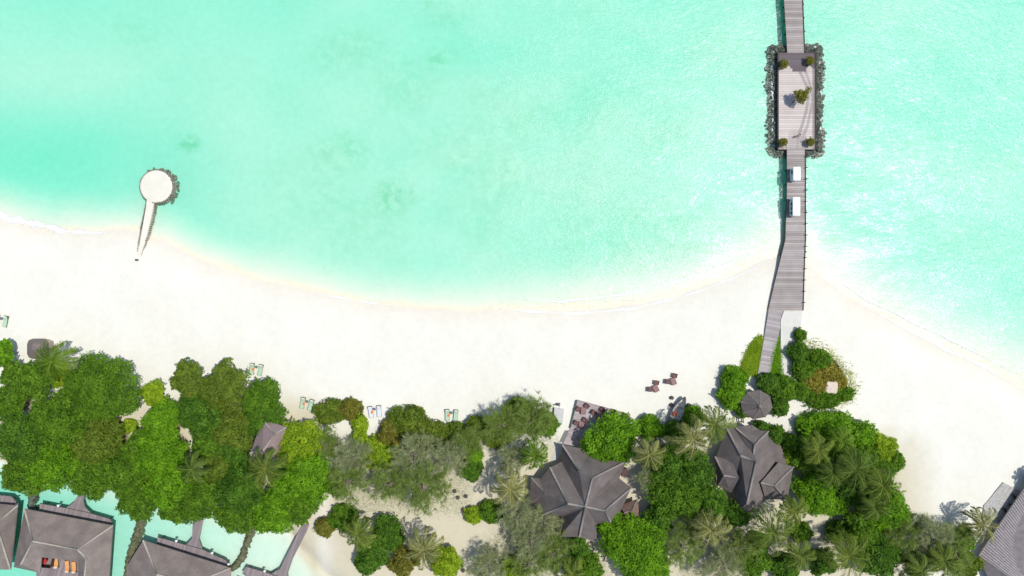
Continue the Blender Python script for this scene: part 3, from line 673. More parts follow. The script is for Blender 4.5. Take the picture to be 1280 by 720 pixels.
T('leafy', 448, 552, 13, 2.8, 'lime', 'lower lime bush beneath the short hedge left of the white-blue loungers', ex=.8)
T('leafy', 486, 543, 17, 2.9, 'brown', 'brownish bush below and left of the main brownish hedge')
T('leafy', 526, 550, 20, 2.9, 'olive', 'olive bush in the second row behind the brownish hedge')
T('leafy', 568, 546, 17, 2.8, 'olive', 'olive bush directly below the rightmost green loungers')
T('leafy', 622, 546, 15, 3.0, 'olive', 'olive bush under the feathery belt facing the beach', ex=1.3)
T('leafy', 648, 513, 15, 3.1, 'olive', 'olive bush on the beach edge inside the feathery belt', ex=1.3)
T('leafy', 684, 532, 16, 3.1, 'mid', 'green bush between the outdoor shower and the feathery belt', ex=.9)
T('leafy', 416, 606, 16, 4.5, 'mid', 'small green tree on the right flank of the large rounded bright crown')
T('leafy', 1086, 622, 20, 5.0, 'deep', 'dark tree under the beach-edge palm of the right-hand grove')
T('leafy', 1064, 610, 20, 4.8, 'deep', 'dark tree below the long-fronded palm of the right-hand grove')
T('leafy', 1040, 562, 18, 3.1, 'mid', 'green bush between the two upper palms of the right-hand grove')
T('leafy', 1084, 570, 20, 3.1, 'mid', 'green bush right of the long-fronded palm of the right-hand grove')
T('leafy', 826, 648, 20, 5.0, 'deep', 'dark tree above the big bright tree at the bottom edge')
T('wispy', 926, 684, 24, 5.0, 'needle', 'feathery tree between the pale palm and the broad palm at the bottom')
T('wispy', 868, 656, 20, 5.0, 'needle', 'feathery tree left of the pale palm at the bottom')
T('leafy', 950, 684, 15, 3.1, 'deep', 'dark bush under the broad palm below the three-winged villa')
T('leafy', 984, 712, 17, 3.1, 'deep', 'dark bush at the bottom edge between the lower palms')
T('leafy', 1004, 668, 13, 2.6, 'mid', 'green bush left of the inland clearing at lower right')
T('leafy', 1050, 668, 14, 3.1, 'deep', 'dark bush above the big spreading palm at the bottom edge')
T('wispy', 680, 652, 20, 4.5, 'grey', 'grey feathery shrub under the lower left eave of the many-sided roof')
T('wispy', 660, 705, 22, 4.5, 'needle', 'low feathery tree at the bottom edge left of the palm below the many-sided roof')
T('palm', 1040, 590, 24, 7.5, 'palmdeep', 'dark palm left of the long-fronded palm in the right-hand grove')
T('palm', 1092, 632, 23, 7.0, 'palmdeep', 'dark palm over the big bright beach-edge tree')
T('palm', 1178, 700, 24, 7.0, 'palm', 'palm amid the feathery trees left of the ribbed roof')
T('leafy', 14, 470, 19, 5.0, 'mid', 'small tree below and left of the grey beach hut at far left')
T('leafy', 94, 484, 20, 6.0, 'mid', 'tree between the far left palm and the big rounded dome')
T('leafy', 172, 560, 22, 6.0, 'mid', 'tree directly below the sand gap of the left grove')


# ================================================================== GROUND
def axis(lo, hi, step, far):
    a = list(np.arange(lo, hi + 1e-6, step)); g = step; p = hi
    while p < far: g *= 1.25; p += g; a.append(p)
    g = step; p = lo; b = []
    while p > -far: g *= 1.25; p -= g; b.append(p)
    return np.array(b[::-1] + a)
xs = axis(-102, 102, .6, 3000); ys = axis(-60, 60, .6, 3000)
XX, YY = np.meshgrid(xs, ys); PX = 640 + XX / K; PY = 360 - YY / K
ZZ = ground_np(PX, PY)
ZZ = ZZ + np.where(ZZ > .3, .05 * fbm(XX, YY, 1.1, 21), .02 * fbm(XX, YY, 1.6, 22))
me = bpy.data.meshes.new('sand'); nx, ny = len(xs), len(ys)
me.vertices.add(nx * ny); me.vertices.foreach_set('co', np.stack([XX, YY, ZZ], -1).astype(np.float32).ravel())
ii = (np.arange(ny - 1)[:, None] * nx + np.arange(nx - 1)[None]).ravel()
fq = np.stack([ii, ii + 1, ii + nx + 1, ii + nx], 1).astype(np.int32)
me.loops.add(fq.size); me.polygons.add(len(fq)); me.loops.foreach_set('vertex_index', fq.ravel())
me.polygons.foreach_set('loop_start', np.arange(0, fq.size, 4, dtype=np.int32)); me.update(calc_edges=True)
me.polygons.foreach_set('use_smooth', np.ones(len(fq), bool))
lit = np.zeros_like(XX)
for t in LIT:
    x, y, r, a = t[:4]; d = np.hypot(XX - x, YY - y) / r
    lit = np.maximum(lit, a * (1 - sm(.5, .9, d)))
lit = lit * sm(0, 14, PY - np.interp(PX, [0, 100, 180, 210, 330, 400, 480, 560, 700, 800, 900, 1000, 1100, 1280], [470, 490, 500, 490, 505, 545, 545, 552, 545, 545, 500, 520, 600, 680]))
AL = [(232,178,26,.5),(548,72,30,.35),(490,245,36,.35),(430,60,60,.2),(500,110,70,.18),(660,150,50,.15),(420,190,50,.22),(160,40,40,.12),(545,15,40,.2),(905,440,1,0),(1080,300,60,.12),(900,60,60,.12)]
alg = np.zeros_like(XX)
nn = fbm(PX, PY, .08, 31)
for x, y, r, a in AL: alg = np.maximum(alg, a * (1 - sm(.2, 1.1, np.hypot(PX - x, (PY - y) * 1.5) / r + nn * .25)))
alg = np.where(ZZ < -.3, alg + (.05 + .13 * sm(280, 420, PX) * (1 - sm(850, 1000, PX))) * sm(-.5, .9, fbm(PX, PY, .02, 44)), 0)
inl = sm(520, 580, PY - 12 * nn) * sm(395, 430, PX) * (1 - sm(1110, 1180, PX)) + (1 - sm(390,410,PX)) * sm(480, 520, PY)
for nm, ar in (('litter', lit), ('algae', alg), ('inland', np.clip(inl,0,1))):
    q = me.attributes.new(nm, 'FLOAT', 'POINT'); q.data.foreach_set('value', ar.astype(np.float32).ravel())
sand = link('sand', me, SAND); tag(sand, 'white coral sand beach and pale lagoon bed', 'beach', kind='structure')

w = MB().box((0, 0, -5), (5800, 5800, 10)); water = w.build('water', WATER)
tag(water, 'clear turquoise lagoon water with wind ripples', 'water', kind='structure')

def foam(pts, width, label):
    lift = .004 * (len(label) % 7)
    n = 8; vs = []; fs = []; fd = []
    fine = []
    for i in range(len(pts) - 1):
        for k in range(10):
            t = k / 10; fine.append((pts[i][0] * (1 - t) + pts[i+1][0] * t, pts[i][1] * (1 - t) + pts[i+1][1] * t))
    fine.append(pts[-1])
    for i, (px, py) in enumerate(fine):
        e = min(1, i / 8, (len(fine) - 1 - i) / 8)
        for k in range(n + 1):
            s = k / n - .5; q = at(px, py + s * width * (.7 + .5 * math.sin(i * .7)))
            vs.append((q.x, q.y, max(.012 + lift, gxy(q.x, q.y) + .035 + lift))); fd.append((1 - abs(s) * 2) * e)
    for i in range(len(fine) - 1):
        for k in range(n): a = i * (n + 1) + k; fs.append((a, a + 1, a + n + 2, a + n + 1))
    me = bpy.data.meshes.new('foam'); me.from_pydata(vs, [], fs); me.update()
    q = me.attributes.new('fade', 'FLOAT', 'POINT'); q.data.foreach_set('value', fd)
    return tag(link('foam', me, FOAM), label, 'foam', kind='stuff')
foam([(-30,266),(10,274),(40,279),(70,286),(95,289)], 15, 'broad white wash of the small wave at the left edge')
foam([(-40,258),(0,268),(25,275),(50,281),(80,289),(110,291),(150,291)], 15, 'white foam of a small wave on the sand at far left')
foam([(600,384),(660,389),(720,392),(790,386),(840,374),(880,362),(930,342),(962,326)], 7, 'thin foam line on the sand left of the jetty')
foam([(380,366),(420,371),(460,378),(500,384)], 5, 'thin foam line on the open beach')
foam([(1060,372),(1130,410),(1180,436),(1230,458),(1300,500)], 9, 'broken foam along the shore right of the jetty')
foam([(1030,340),(1080,372),(1140,402),(1200,430),(1290,478)], 8, 'second thin foam line in the shallows right of the jetty')
foam([(620,372),(700,377),(780,368),(850,350),(910,330),(960,305)], 6, 'thin foam line in the shallows left of the jetty')

# pale path from the jetty to the pavilion
def sheet(poly, dz, z=None):
    """a low slab following a polygon given in picture positions"""
    c = [G(x, y) for x, y in poly]; zz = z if z is not None else max(p.z for p in c)
    return [(p.x, p.y) for p in [at(x, y, zz + dz) for x, y in poly]], zz + dz
pl, z = sheet([(980,389),(1003,389),(1001,410),(990,440),(990,480),(976,480),(976,400)], .12)
tag(MB().prism(pl, z - .5, z).build('path', PATHM), 'pale path from the jetty foot down to the round pavilion', 'path', kind='structure')

# grass patches
def inpoly(x, y, poly):
    r = np.zeros(x.shape, bool); j = len(poly) - 1
    for i in range(len(poly)):
        xi, yi = poly[i]; xj, yj = poly[j]
        c = ((yi > y) != (yj > y)) & (x < (xj - xi) * (y - yi) / (yj - yi + 1e-9) + xi); r ^= c; j = i
    return r
def scatter(name, polys, label, n_m2, size, pal, kind='stuff', hmax=.25, cat='grass', jit=4):
    rs = np.random.RandomState(len(name) + int(polys[0][0][0])); Ps = []
    for poly in polys:
        a = np.array(poly); lo, hi = a.min(0) - jit, a.max(0) + jit
        n = int((hi[0]-lo[0]) * (hi[1]-lo[1]) * K * K * n_m2); x = rs.uniform(lo[0], hi[0], n); y = rs.uniform(lo[1], hi[1], n)
        k = inpoly(x + rs.normal(size=n) * jit * .5, y + rs.normal(size=n) * jit * .5, poly); x, y = x[k], y[k]
        z = ground_np(x, y); X = (x - 640) * K * (H - z) / H; Y = (360 - y) * K * (H - z) / H
        Ps.append(np.stack([X, Y, z + rs.uniform(.02, hmax, len(x))], 1))
    P = np.concatenate(Ps); Nn = unit(np.array([0, 0, 1.]) + rs.normal(size=P.shape) * .55); U, V = leafset(P, Nn, size, rs, .5)
    tn = np.clip(.5 + .35 * fbm(P[:,0], P[:,1], .9, 9) + rs.normal(size=len(P)) * .2, 0, 1)
    return tag(quads(name, P, U, V, tn, LEAF[pal]), label, cat, kind=kind)
scatter('grass', [[(953,420),(944,424),(935,438),(928,455),(926,464),(945,470),(950,440)]], 'mown yellow-green grass left of the ramp', 420, .28, 'lime')
scatter('grass', [[(973,412),(968,430),(961,476),(976,478),(976,412)]], 'green grass wedge between the ramp and the pale path', 420, .28, 'bright')
scatter('beach_scrub', [[(1004,425),(1020,428),(1042,440),(1062,462),(1072,486),(1064,502),(1040,508),(1010,508),(1050,496),(1056,478),(1040,455),(1020,445),(1006,440)]],
        'pale grey-green scrub fringing the brown garden bed', 40, .30, 'scrub', hmax=.7, cat='scrub', jit=7)
scatter('ground_cover', [[(1000,440),(1020,440),(1044,455),(1056,478),(1054,498),(1030,504),(1000,500),(996,470)]], 'low green ground cover of the brown garden bed', 220, .28, 'mid', cat='ground cover')
scatter('sand_scrub', [[(640,640),(700,655),(760,700),(760,730),(580,730),(600,690)],[(850,650),(940,665),(1000,720),(850,730)],[(455,560),(600,540),(580,640),(430,640)],[(575,530),(690,530),(690,560),(580,560)]],
        'thin grey scrub and fallen needles on the inland sand', 60, .14, 'grey', hmax=.6, cat='scrub', jit=12)

# ================================================================== JETTY
DZ = .78
def P3(px, py, z): p = at(px, py, z); return (p.x, p.y)
jet = empty('jetty', at(995, 200, 0), 'long timber jetty with a wide rectangular platform running from the beach out to sea', 'jetty')
up = [(970,-160),(997,-160),(1005.5,67),(984,67)]
MB().prism([P3(*p, DZ) for p in up], DZ - .25, DZ).build('upper_deck', WOOD, jet)
lo = [(983.5,186),(1006.5,186),(1006.5,300),(1005,335),(1003.5,388),(960,388),(968,354),(976,322),(981.5,300),(983.5,240)]
MB().prism([P3(*p, DZ) for p in lo], DZ - .25, DZ).build('lower_deck', WOOD, jet)
# ramp sloping down to the garden
g1 = G(954, 474); z1 = g1.z + .12
r = MB(); A = [P3(960,388.3,DZ+.002), P3(979.4,388.3,DZ+.002), P3(960.5,474,z1), P3(946,474,z1)]
zs = [DZ+.25, DZ+.25, z1, z1]
n = 16; vs = []
for i in range(n + 1):
    t = i / n
    for a, b in ((0,3),(1,2)):
        vs.append((A[a][0]*(1-t)+A[b][0]*t, A[a][1]*(1-t)+A[b][1]*t, zs[0]*(1-t)+z1*t + .12))
m_ = len(vs); vs += [(x, y, zz - .22) for x, y, zz in vs]
fs = []
for i in range(n):
    a = i*2; fs += [(a, a+1, a+3, a+2), (m_+a, m_+a+2, m_+a+3, m_+a+1), (a, a+2, m_+a+2, m_+a), (a+1, m_+a+1, m_+a+3, a+3)]
fs += [(0, m_, m_+1, 1), (2*n, 2*n+1, m_+2*n+1, m_+2*n)]
r.add(vs, fs).build('ramp', plank('ramp_boards', (.27,.24,.235), (.38,.345,.335), (.48,.445,.435), 1, .35, .2), jet)
# platform with the darker worn driving line
x0, x1, y0, y1 = 972.5, 1019.0, 66, 187
pa = at(x0, y1, DZ); pb = at(x1, y0, DZ); nx_, ny_ = 56, 120; vs = []; st = []
def polyd(x, y, pts):
    b = 1e9
    for i in range(len(pts) - 1):
        ax, ay = pts[i]; bx, by = pts[i+1]; t = max(0, min(1, ((x-ax)*(bx-ax)+(y-ay)*(by-ay)) / ((bx-ax)**2+(by-ay)**2)))
        b = min(b, math.hypot(x-ax-t*(bx-ax), y-ay-t*(by-ay)))
    return b
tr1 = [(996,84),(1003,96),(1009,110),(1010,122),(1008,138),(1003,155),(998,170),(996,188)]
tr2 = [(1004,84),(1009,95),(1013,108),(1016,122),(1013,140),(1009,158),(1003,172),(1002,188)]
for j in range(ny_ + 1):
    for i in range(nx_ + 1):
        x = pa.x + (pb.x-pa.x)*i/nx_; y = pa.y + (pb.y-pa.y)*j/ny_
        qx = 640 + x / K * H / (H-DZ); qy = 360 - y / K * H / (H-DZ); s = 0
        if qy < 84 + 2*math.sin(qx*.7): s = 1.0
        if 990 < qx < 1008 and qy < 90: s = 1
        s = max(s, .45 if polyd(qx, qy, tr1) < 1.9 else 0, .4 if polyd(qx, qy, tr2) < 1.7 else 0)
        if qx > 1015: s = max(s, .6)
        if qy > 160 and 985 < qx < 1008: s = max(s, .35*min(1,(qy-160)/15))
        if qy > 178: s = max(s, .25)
        vs.append((x, y, DZ + .03)); st.append(s)
fs = [(j*(nx_+1)+i, j*(nx_+1)+i+1, (j+1)*(nx_+1)+i+1, (j+1)*(nx_+1)+i) for j in range(ny_) for i in range(nx_)]
mb = MB().add(vs, fs); mb.box(((pa.x+pb.x)/2, (pa.y+pb.y)/2, DZ - .15), (pb.x-pa.x-.02, pb.y-pa.y-.02, .3)); st += [0] * 8
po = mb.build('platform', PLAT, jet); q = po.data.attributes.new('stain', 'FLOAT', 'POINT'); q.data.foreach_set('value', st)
e = MB()
def edge(pts, z, wd=.12, hh=.16):
    for (ax, ay), (bx, by) in zip(pts, pts[1:]):
        a = Vector((*P3(ax, ay, z), z)); b = Vector((*P3(bx, by, z), z)); d = b - a
        e.box((a + b) / 2 + Vector((0, 0, hh / 2 - .03)), (d.length + .05, wd, hh), rz=math.atan2(d.y, d.x))
edge([(997.4,-160),(1005.8,66)], DZ); edge([(969.6,-160),(983.7,66)], DZ, .06)
edge([(1006.8,187),(1006.8,300),(1005.3,335),(1003.8,388)], DZ, .14)
edge([(983.2,187),(983.2,240),(981.2,300),(975.7,322),(967.7,354),(959.7,388)], DZ, .08)
edge([(972.3,66),(972.3,187)], DZ, .22, .2); edge([(1019.3,66),(1019.3,187)], DZ, .22, .2)
edge([(972.5,187.2),(983.4,187.2)], DZ, .14); edge([(1006.9,187.2),(1019.2,187.2)], DZ, .14); edge([(972.5,65.8),(983.6,65.8)], DZ, .14); edge([(1006,65.8),(1019.2,65.8)], DZ, .14)
e.build('edge_beam', DARKW, jet)
def piles(x, y, w=.17):
    p = at(x, y, 0); MB().tube([(p.x, p.y, -1.8), (p.x, p.y, DZ - .05)], w, 8).build('pile', PILE, jet)
for yy in list(range(-146, 60, 17)): piles(981 + yy*.062, yy); piles(1002 + yy*.037, yy)
for yy in list(range(196, 330, 17)): piles(984.5 - max(0, yy-300)*.25, yy); piles(1005, yy)
for yy in (72, 95, 118, 141, 164, 182): piles(974, yy); piles(1017, yy)
# small rail posts on the seaward edge
for yy in range(196, 388, 14):
    p = at(1006.9 - max(0, yy-300)*.035, yy, DZ); MB().box((p.x, p.y, DZ + .35), (.14, .14, .8)).build('rail_post', DARKW, jet)

# rubble round the platform
rb = MB(); rr = random.Random(4)
for k in range(820):
    side = rr.random(); o = abs(rr.gauss(0, 1))
    if side < .4: x = 971 - abs(rr.gauss(0, 4.4)); y = rr.uniform(60, 190)
    elif side < .8: x = 1021 + abs(rr.gauss(0, 4.4)); y = rr.uniform(60, 190)
    elif side < .9: x = rr.uniform(964, 983); y = 63 - abs(rr.gauss(0, 3.5)) if rr.random() < .55 else 189 + abs(rr.gauss(0, 2.5))
    else: x = rr.uniform(1007, 1028); y = 63 - abs(rr.gauss(0, 3.5)) if rr.random() < .55 else 189 + abs(rr.gauss(0, 2.5))
    dd = max(971 - x, x - 1021, 62 - y, y - 188, 0); z = .05 - dd * .06 + rr.uniform(-.25, .2); p = at(x, y, 0)
    rb.blob((p.x, p.y, z), rr.uniform(.22, .48), k, 6, 4, .35, .75)
for k in range(260):
    x = rr.uniform(965, 1027); y = rr.uniform(60, 191); p = at(x, y, 0)
    if 976 < x < 1015 and 70 < y < 182: continue
    rb.blob((p.x, p.y, -.1), rr.uniform(.35, .6), k, 6, 4, .3, .75)
tag(rb.build('rubble', ROCK), 'dark riprap rubble ringing the jetty platform in the water', 'rubble', kind='stuff')
def ringfoam():
    vs=[];fs=[];fd=[];n=6
    path=[(968,58),(966,80),(965,110),(967,140),(966,170),(969,190),(982,192)],[(1008,191),(1024,190),(1026,170),(1025,140),(1026,110),(1024,80),(1022,60),(1008,58)]
    for pts in path:
        for i in range(len(pts)-1):
            (ax,ay),(bx,by)=pts[i],pts[i+1]; d=Vector((bx-ax,by-ay)).normalized(); nn=Vector((-d.y,d.x)); b0=len(vs)
            for m in range(9):
                for k in range(n+1):
                    s=k/n-.5; q=at(ax+(bx-ax)*m/8+nn.x*s*7, ay+(by-ay)*m/8+nn.y*s*7); vs.append((q.x,q.y,.02+.001*i)); fd.append((1-abs(s)*2)*.75)
            for m in range(8):
                for k in range(n): a=b0+m*(n+1)+k; fs.append((a,a+1,a+n+2,a+n+1))
    me=bpy.data.meshes.new('foam'); me.from_pydata(vs,[],fs); me.update(); q=me.attributes.new('fade','FLOAT','POINT'); q.data.foreach_set('value',fd)
    return tag(link('foam',me,FOAM),'white water breaking among the rubble of the jetty platform','foam',kind='stuff')
ringfoam()

# potted round bushes at the platform corners
def potted(px, py, label):
    p = at(px, py, DZ + 1); r0 = empty('potted_bush', (p.x, p.y, DZ + .03), label, 'potted bush', 'round bushes in pots at the corners of the jetty platform')
    SEED[0] += 1; P, U, V, T_ = crown_leafy(.72, .75, .55, SEED[0], leaf=.17, lr=.28, dens=1.0)
    quads('foliage', P, U, V, T_, LEAF['brown'], r0)
    l = r0.location; MB().lathe(l, [(.28, 0), (.40, .45), (.44, .5), (.38, .5), (.36, .44)], 14).build('pot', POT, r0); return r0
potted(980, 80, 'round potted bush at the upper left corner of the jetty platform')
potted(1013, 76, 'round potted bush at the upper right corner of the jetty platform')
potted(979.5, 177.5, 'round potted bush at the lower left corner of the jetty platform')
potted(1013, 177.5, 'round potted bush at the lower right corner of the jetty platform')
# leaning little tree in the middle
p = at(991, 128, DZ); rt = empty('leaning_tree', (p.x, p.y, DZ + .03), 'small leaning olive tree standing in the middle of the jetty platform', 'tree')
P, U, V, T_ = crown_leafy(1.05, 2.2, .55, 991, leaf=.26, lr=.42, dens=1.3)
P2, U2, V2, T2 = crown_leafy(.5, 2.2, .3, 992, ex=2.0, rot=.9, leaf=.24, lr=.3)
off = np.array([.55, .45, 0]); off2 = np.array([1.55, 1.25, .1])
quads('crown', np.concatenate([P + off, P2 + off2]), np.concatenate([U, U2]), np.concatenate([V, V2]), np.concatenate([T_, T2]), LEAF['brown'], rt)
l = rt.location; t = MB(); t.tube([l, l + Vector((.1, .1, .8)), l + Vector((.4, .3, 1.6)), l + Vector((.9, .7, 2.4)), l + Vector((2.3, 1.9, 2.75))], [.14, .11, .09, .07, .03], 8)
t.tube([l + Vector((.3, .25, 1.4)), l + Vector((-.4, 1.1, 2.1)), l + Vector((-1.2, 1.5, 2.4))], [.06, .04, .02], 6); t.tube([l + Vector((.2, .2, 1.2)), l + Vector((.35, -.5, 1.7)), l + Vector((.3, -1.0, 1.8))], [.06, .04, .03], 6)
t.build('trunk', BARK, rt, smooth=True)

# buggies
def buggy(px, py, length, rows, label):
    p = at(px, py, DZ + 1.9); r0 = empty('golf_buggy', (p.x, p.y, DZ + .002), label, 'golf buggy', 'white golf buggies driving on the jetty'); o = r0.location; W = 1.4; Lh = length / 2
    def q(x, y, z): return o + Vector((x, y, z))
    b = MB(); b.box(q(0, 0, .42), (W * .9, length * .92, .24), bev=.12); b.box(q(0, Lh * .78, .68), (W * .84, length * .18, .32), bev=.1); b.box(q(0, -Lh * .78, .6), (W * .84, length * .14, .26), bev=.08); b.build('body', WHITE, r0)
    rf = MB(); nseg = 8; prof = [(-Lh, -.06), (-Lh * .94, .02), (-Lh * .5, .055), (0, .065), (Lh * .5, .055), (Lh * .94, .02), (Lh, -.06)]; vs = []; fs = []
    for y, dz in prof:
        for k in range(nseg + 1):
            s = k / nseg * 2 - 1; c = .94 if abs(y) > Lh * .97 else 1
            vs.append(q(s * W / 2 * c, y, 1.92 + dz - .05 * s ** 4))
    m2 = len(vs); vs += [v - Vector((0, 0, .06)) for v in vs]; c_ = nseg + 1
    for i in range(len(prof) - 1):
        for k in range(nseg): a = i * c_ + k; fs += [(a, a+1, a+c_+1, a+c_), (m2+a, m2+a+c_, m2+a+c_+1, m2+a+1)]
    for i in range(len(prof) - 1): a = i * c_; fs += [(a, a+c_, m2+a+c_, m2+a), (a+nseg, m2+a+nseg, m2+a+nseg+c_, a+nseg+c_)]
    for k in range(nseg): a = (len(prof)-1)*c_+k; fs += [(k, m2+k, m2+k+1, k+1), (a, a+1, m2+a+1, m2+a)]
    rf.add(vs, fs).build('roof', WHITE, r0, smooth=True)
    for sx in (-1, 1):
        for sy in (-.86, .72): MB().tube([q(sx * W * .42, Lh * sy, .5), q(sx * W * .44, Lh * sy * .97, 1.9)], .025, 6).build('roof_post', GREYM, r0)
        for sy in (-.62, .66):
            wl = MB(); wl.tube([q(sx * W * .36, Lh * sy, .24), q(sx * W * .50, Lh * sy, .24)], .24, 16); wo = wl.build('wheel', BLACK, r0)
            MB().tube([q(sx * W * .50, Lh * sy, .24), q(sx * W * .515, Lh * sy, .24)], .11, 12).build('rim', WHITE, wo)
    for k in range(rows):
        y = Lh * .34 - k * .85; st_ = MB(); st_.box(q(0, y, .72), (W * .8, .5, .14), bev=.05); so = st_.build('seat', GREYM, r0); MB().box(q(0, y - .27, 1.0), (W * .8, .1, .45), rx=.15).build('backrest', GREYM, so)
    g = MB().tube([q(.3, Lh * .5, .8), q(.3, Lh * .42, 1.05)], .02, 6); g.lathe(q(.3, Lh * .41, 1.05), [(.15, 0), (.17, .015), (.15, .03), (.13, .015)], 14); g.build('steering_wheel', BLACK, r0)
    MB().box(q(0, Lh * .70, 1.35), (W * .8, .02, .95), rx=.12).build('windscreen', simple_cache('windscreen_glass', (.25,.30,.32), rough=.05, spec=.8), r0)
    for sx in (-1, 1): MB().lathe(q(sx * .45, Lh * .9, .62), [(.09, -.05), (.09, .05), (.05, .07)], 10).build('headlight', simple_cache('headlight_glass', (.8,.8,.75), rough=.1), r0)
    return r0
buggy(996, 217, 2.55, 1, 'shorter white-roofed golf buggy on the jetty, nearer the platform')
buggy(995.5, 258, 3.5, 3, 'longer white-roofed golf buggy on the jetty, nearer the beach')

# person on the platform
def person(px, py):
    p = at(px, py, DZ + 1.5); r0 = empty('person', (p.x - .05, p.y, DZ + .03), 'person in a white top walking across the lower end of the jetty platform', 'person'); r0.rotation_euler.z = .5
    def skin(name, pts, edges, rad, m, par, sub=2):
        me = bpy.data.meshes.new(name); me.from_pydata(pts, edges, []); me.update(); ob = link(name, me, m, par)
        md = ob.modifiers.new('skin', 'SKIN'); me.skin_vertices.new(name='') if not len(me.skin_vertices) else None
        for v, r_ in zip(me.skin_vertices[0].data, rad): v.radius = (r_ if hasattr(r_, '__len__') else (r_, r_))
        me.skin_vertices[0].data[0].use_root = True
        s = ob.modifiers.new('sub', 'SUBSURF'); s.levels = sub; s.render_levels = sub; return ob
    pts = [(0,0,.95),(0,0,1.15),(0,.01,1.38),(0,.02,1.50),(0,.03,1.60),(0,.02,1.72),
           (-.19,0,1.40),(-.25,-.10,1.14),(-.26,.04,.90),(-.26,.08,.80),(.19,0,1.40),(.25,.12,1.15),(.27,.28,.96),(.27,.34,.88),
           (-.10,0,.90),(-.11,.16,.50),(-.11,.08,.08),(-.11,.22,.04),(.10,0,.90),(.11,-.06,.50),(.11,-.26,.12),(.11,-.16,.04)]
    ed = [(0,1),(1,2),(2,3),(3,4),(4,5),(2,6),(6,7),(7,8),(8,9),(2,10),(10,11),(11,12),(12,13),(0,14),(14,15),(15,16),(16,17),(0,18),(18,19),(19,20),(20,21)]
    rad = [(.15,.11),(.13,.10),(.15,.11),.06,.095,.08,.06,.05,.035,.04,.06,.05,.035,.04,.09,.065,.04,.035,.09,.065,.04,.035]
    body = skin('body', pts, ed, rad, SKIN, r0)
    skin('shirt', [(0,0,.98),(0,0,1.18),(0,.01,1.40),(-.20,0,1.41),(-.245,-.07,1.22),(.20,0,1.41),(.245,.08,1.22)], [(0,1),(1,2),(2,3),(3,4),(2,5),(5,6)], [(.19,.14),(.17,.135),(.19,.14),.085,.075,.085,.075], WHITE, r0)
    skin('shorts', [(0,0,.97),(-.10,.02,.86),(-.11,.11,.60),(.10,0,.86),(.11,-.04,.60)], [(0,1),(1,2),(0,3),(3,4)], [(.18,.14),.12,.10,.12,.10], GREYM, r0)
    skin('hair', [(0,.0,1.74),(0,-.04,1.70),(0,-.06,1.62)], [(0,1),(1,2)], [.095,.10,.08], HAIR, r0)
    return r0
person(1000.5, 168.5)

# ================================================================== ROUND SAND PLATFORM
rp = empty('sand_pier', at(194, 233, 0), 'round sand-topped stone pier with a narrow sandy walkway joining it to the beach', 'pier')
c = at(195, 233, .8); R_ = 3.05; ring = [(c.x + R_ * math.cos(t), c.y + R_ * math.sin(t)) for t in [2*PI*k/40 for k in range(40)]]
tp = MB(); tp.lathe((c.x, c.y, 0), [(R_, -1.2), (R_ * .99, .75), (R_ * .9, .83), (R_ * .4, .86)], 40, 1, 1)
wk = [(184,246),(193,249),(190.5,266),(183,296),(175,322),(172,318),(177,285),(182,262)]
vs = []; 
for (x, y) in wk: q = at(x, y, .8); zz = .80 if y < 270 else .62 + (.0 if y < 300 else max(0, gz(x, y) - .45)); vs.append((q.x, q.y, max(zz, gz(x, y) + .03)))
n = len(vs); tp.add(vs + [(x, y, -1.2) for x, y, z in vs], [tuple(range(n))[::-1], ] + [(i, (i+1) % n, n + (i+1) % n, n + i) for i in range(n)])
tp.build('sand_top', PALES, rp)
sw = MB(); rr = random.Random(9)
for row in range(3):
    for k in range(46):
        t = 2 * PI * (k + row * .5) / 46; rad = R_ + .02 + row * .09; 
        if -2.05 < t - PI < 0 and 4.3 < t < 4.75: continue
        sw.blob((c.x + rad * math.cos(t), c.y + rad * math.sin(t), .68 - row * .33), rr.uniform(.15, .22), k + row * 100, 6, 4, .25, .8)
for k in range(46):
    t = rr.uniform(-.9, 2.2); rad = R_ + rr.uniform(.3, .65); sw.blob((c.x + rad * math.cos(t), c.y + rad * math.sin(t), rr.uniform(-.55, -.15)), rr.uniform(.18, .3), k, 6, 4, .3, .8)
for side in ([(193.6,250),(191,267),(184,296),(176,321)], [(183.5,250),(181,263),(176,286),(171.5,316)]):
    for i in range(len(side) - 1):
        for k in range(11):
            t = k / 11; x = side[i][0]*(1-t)+side[i+1][0]*t; y = side[i][1]*(1-t)+side[i+1][1]*t; q = at(x, y, .5)
            for row in range(3):
                w_ = (1 if side[0][0] > 190 else -1) * row * .10; z = .55 - row * .28
                if z > gz(x, y) - .15: sw.blob((q.x + w_, q.y, z), rr.uniform(.13, .19), k + i * 20 + row, 6, 4, .25, .8)
sw.build('stone_rim', STONE, rp)
q = G(172.5, 325); tag(MB().lathe(q, [(.16,-.1),(.15,.7),(.17,.72),(.17,.8)], 10).build('beach_post', DARKW), 'small dark post standing in white sand at the foot of the round pier walkway', 'post')

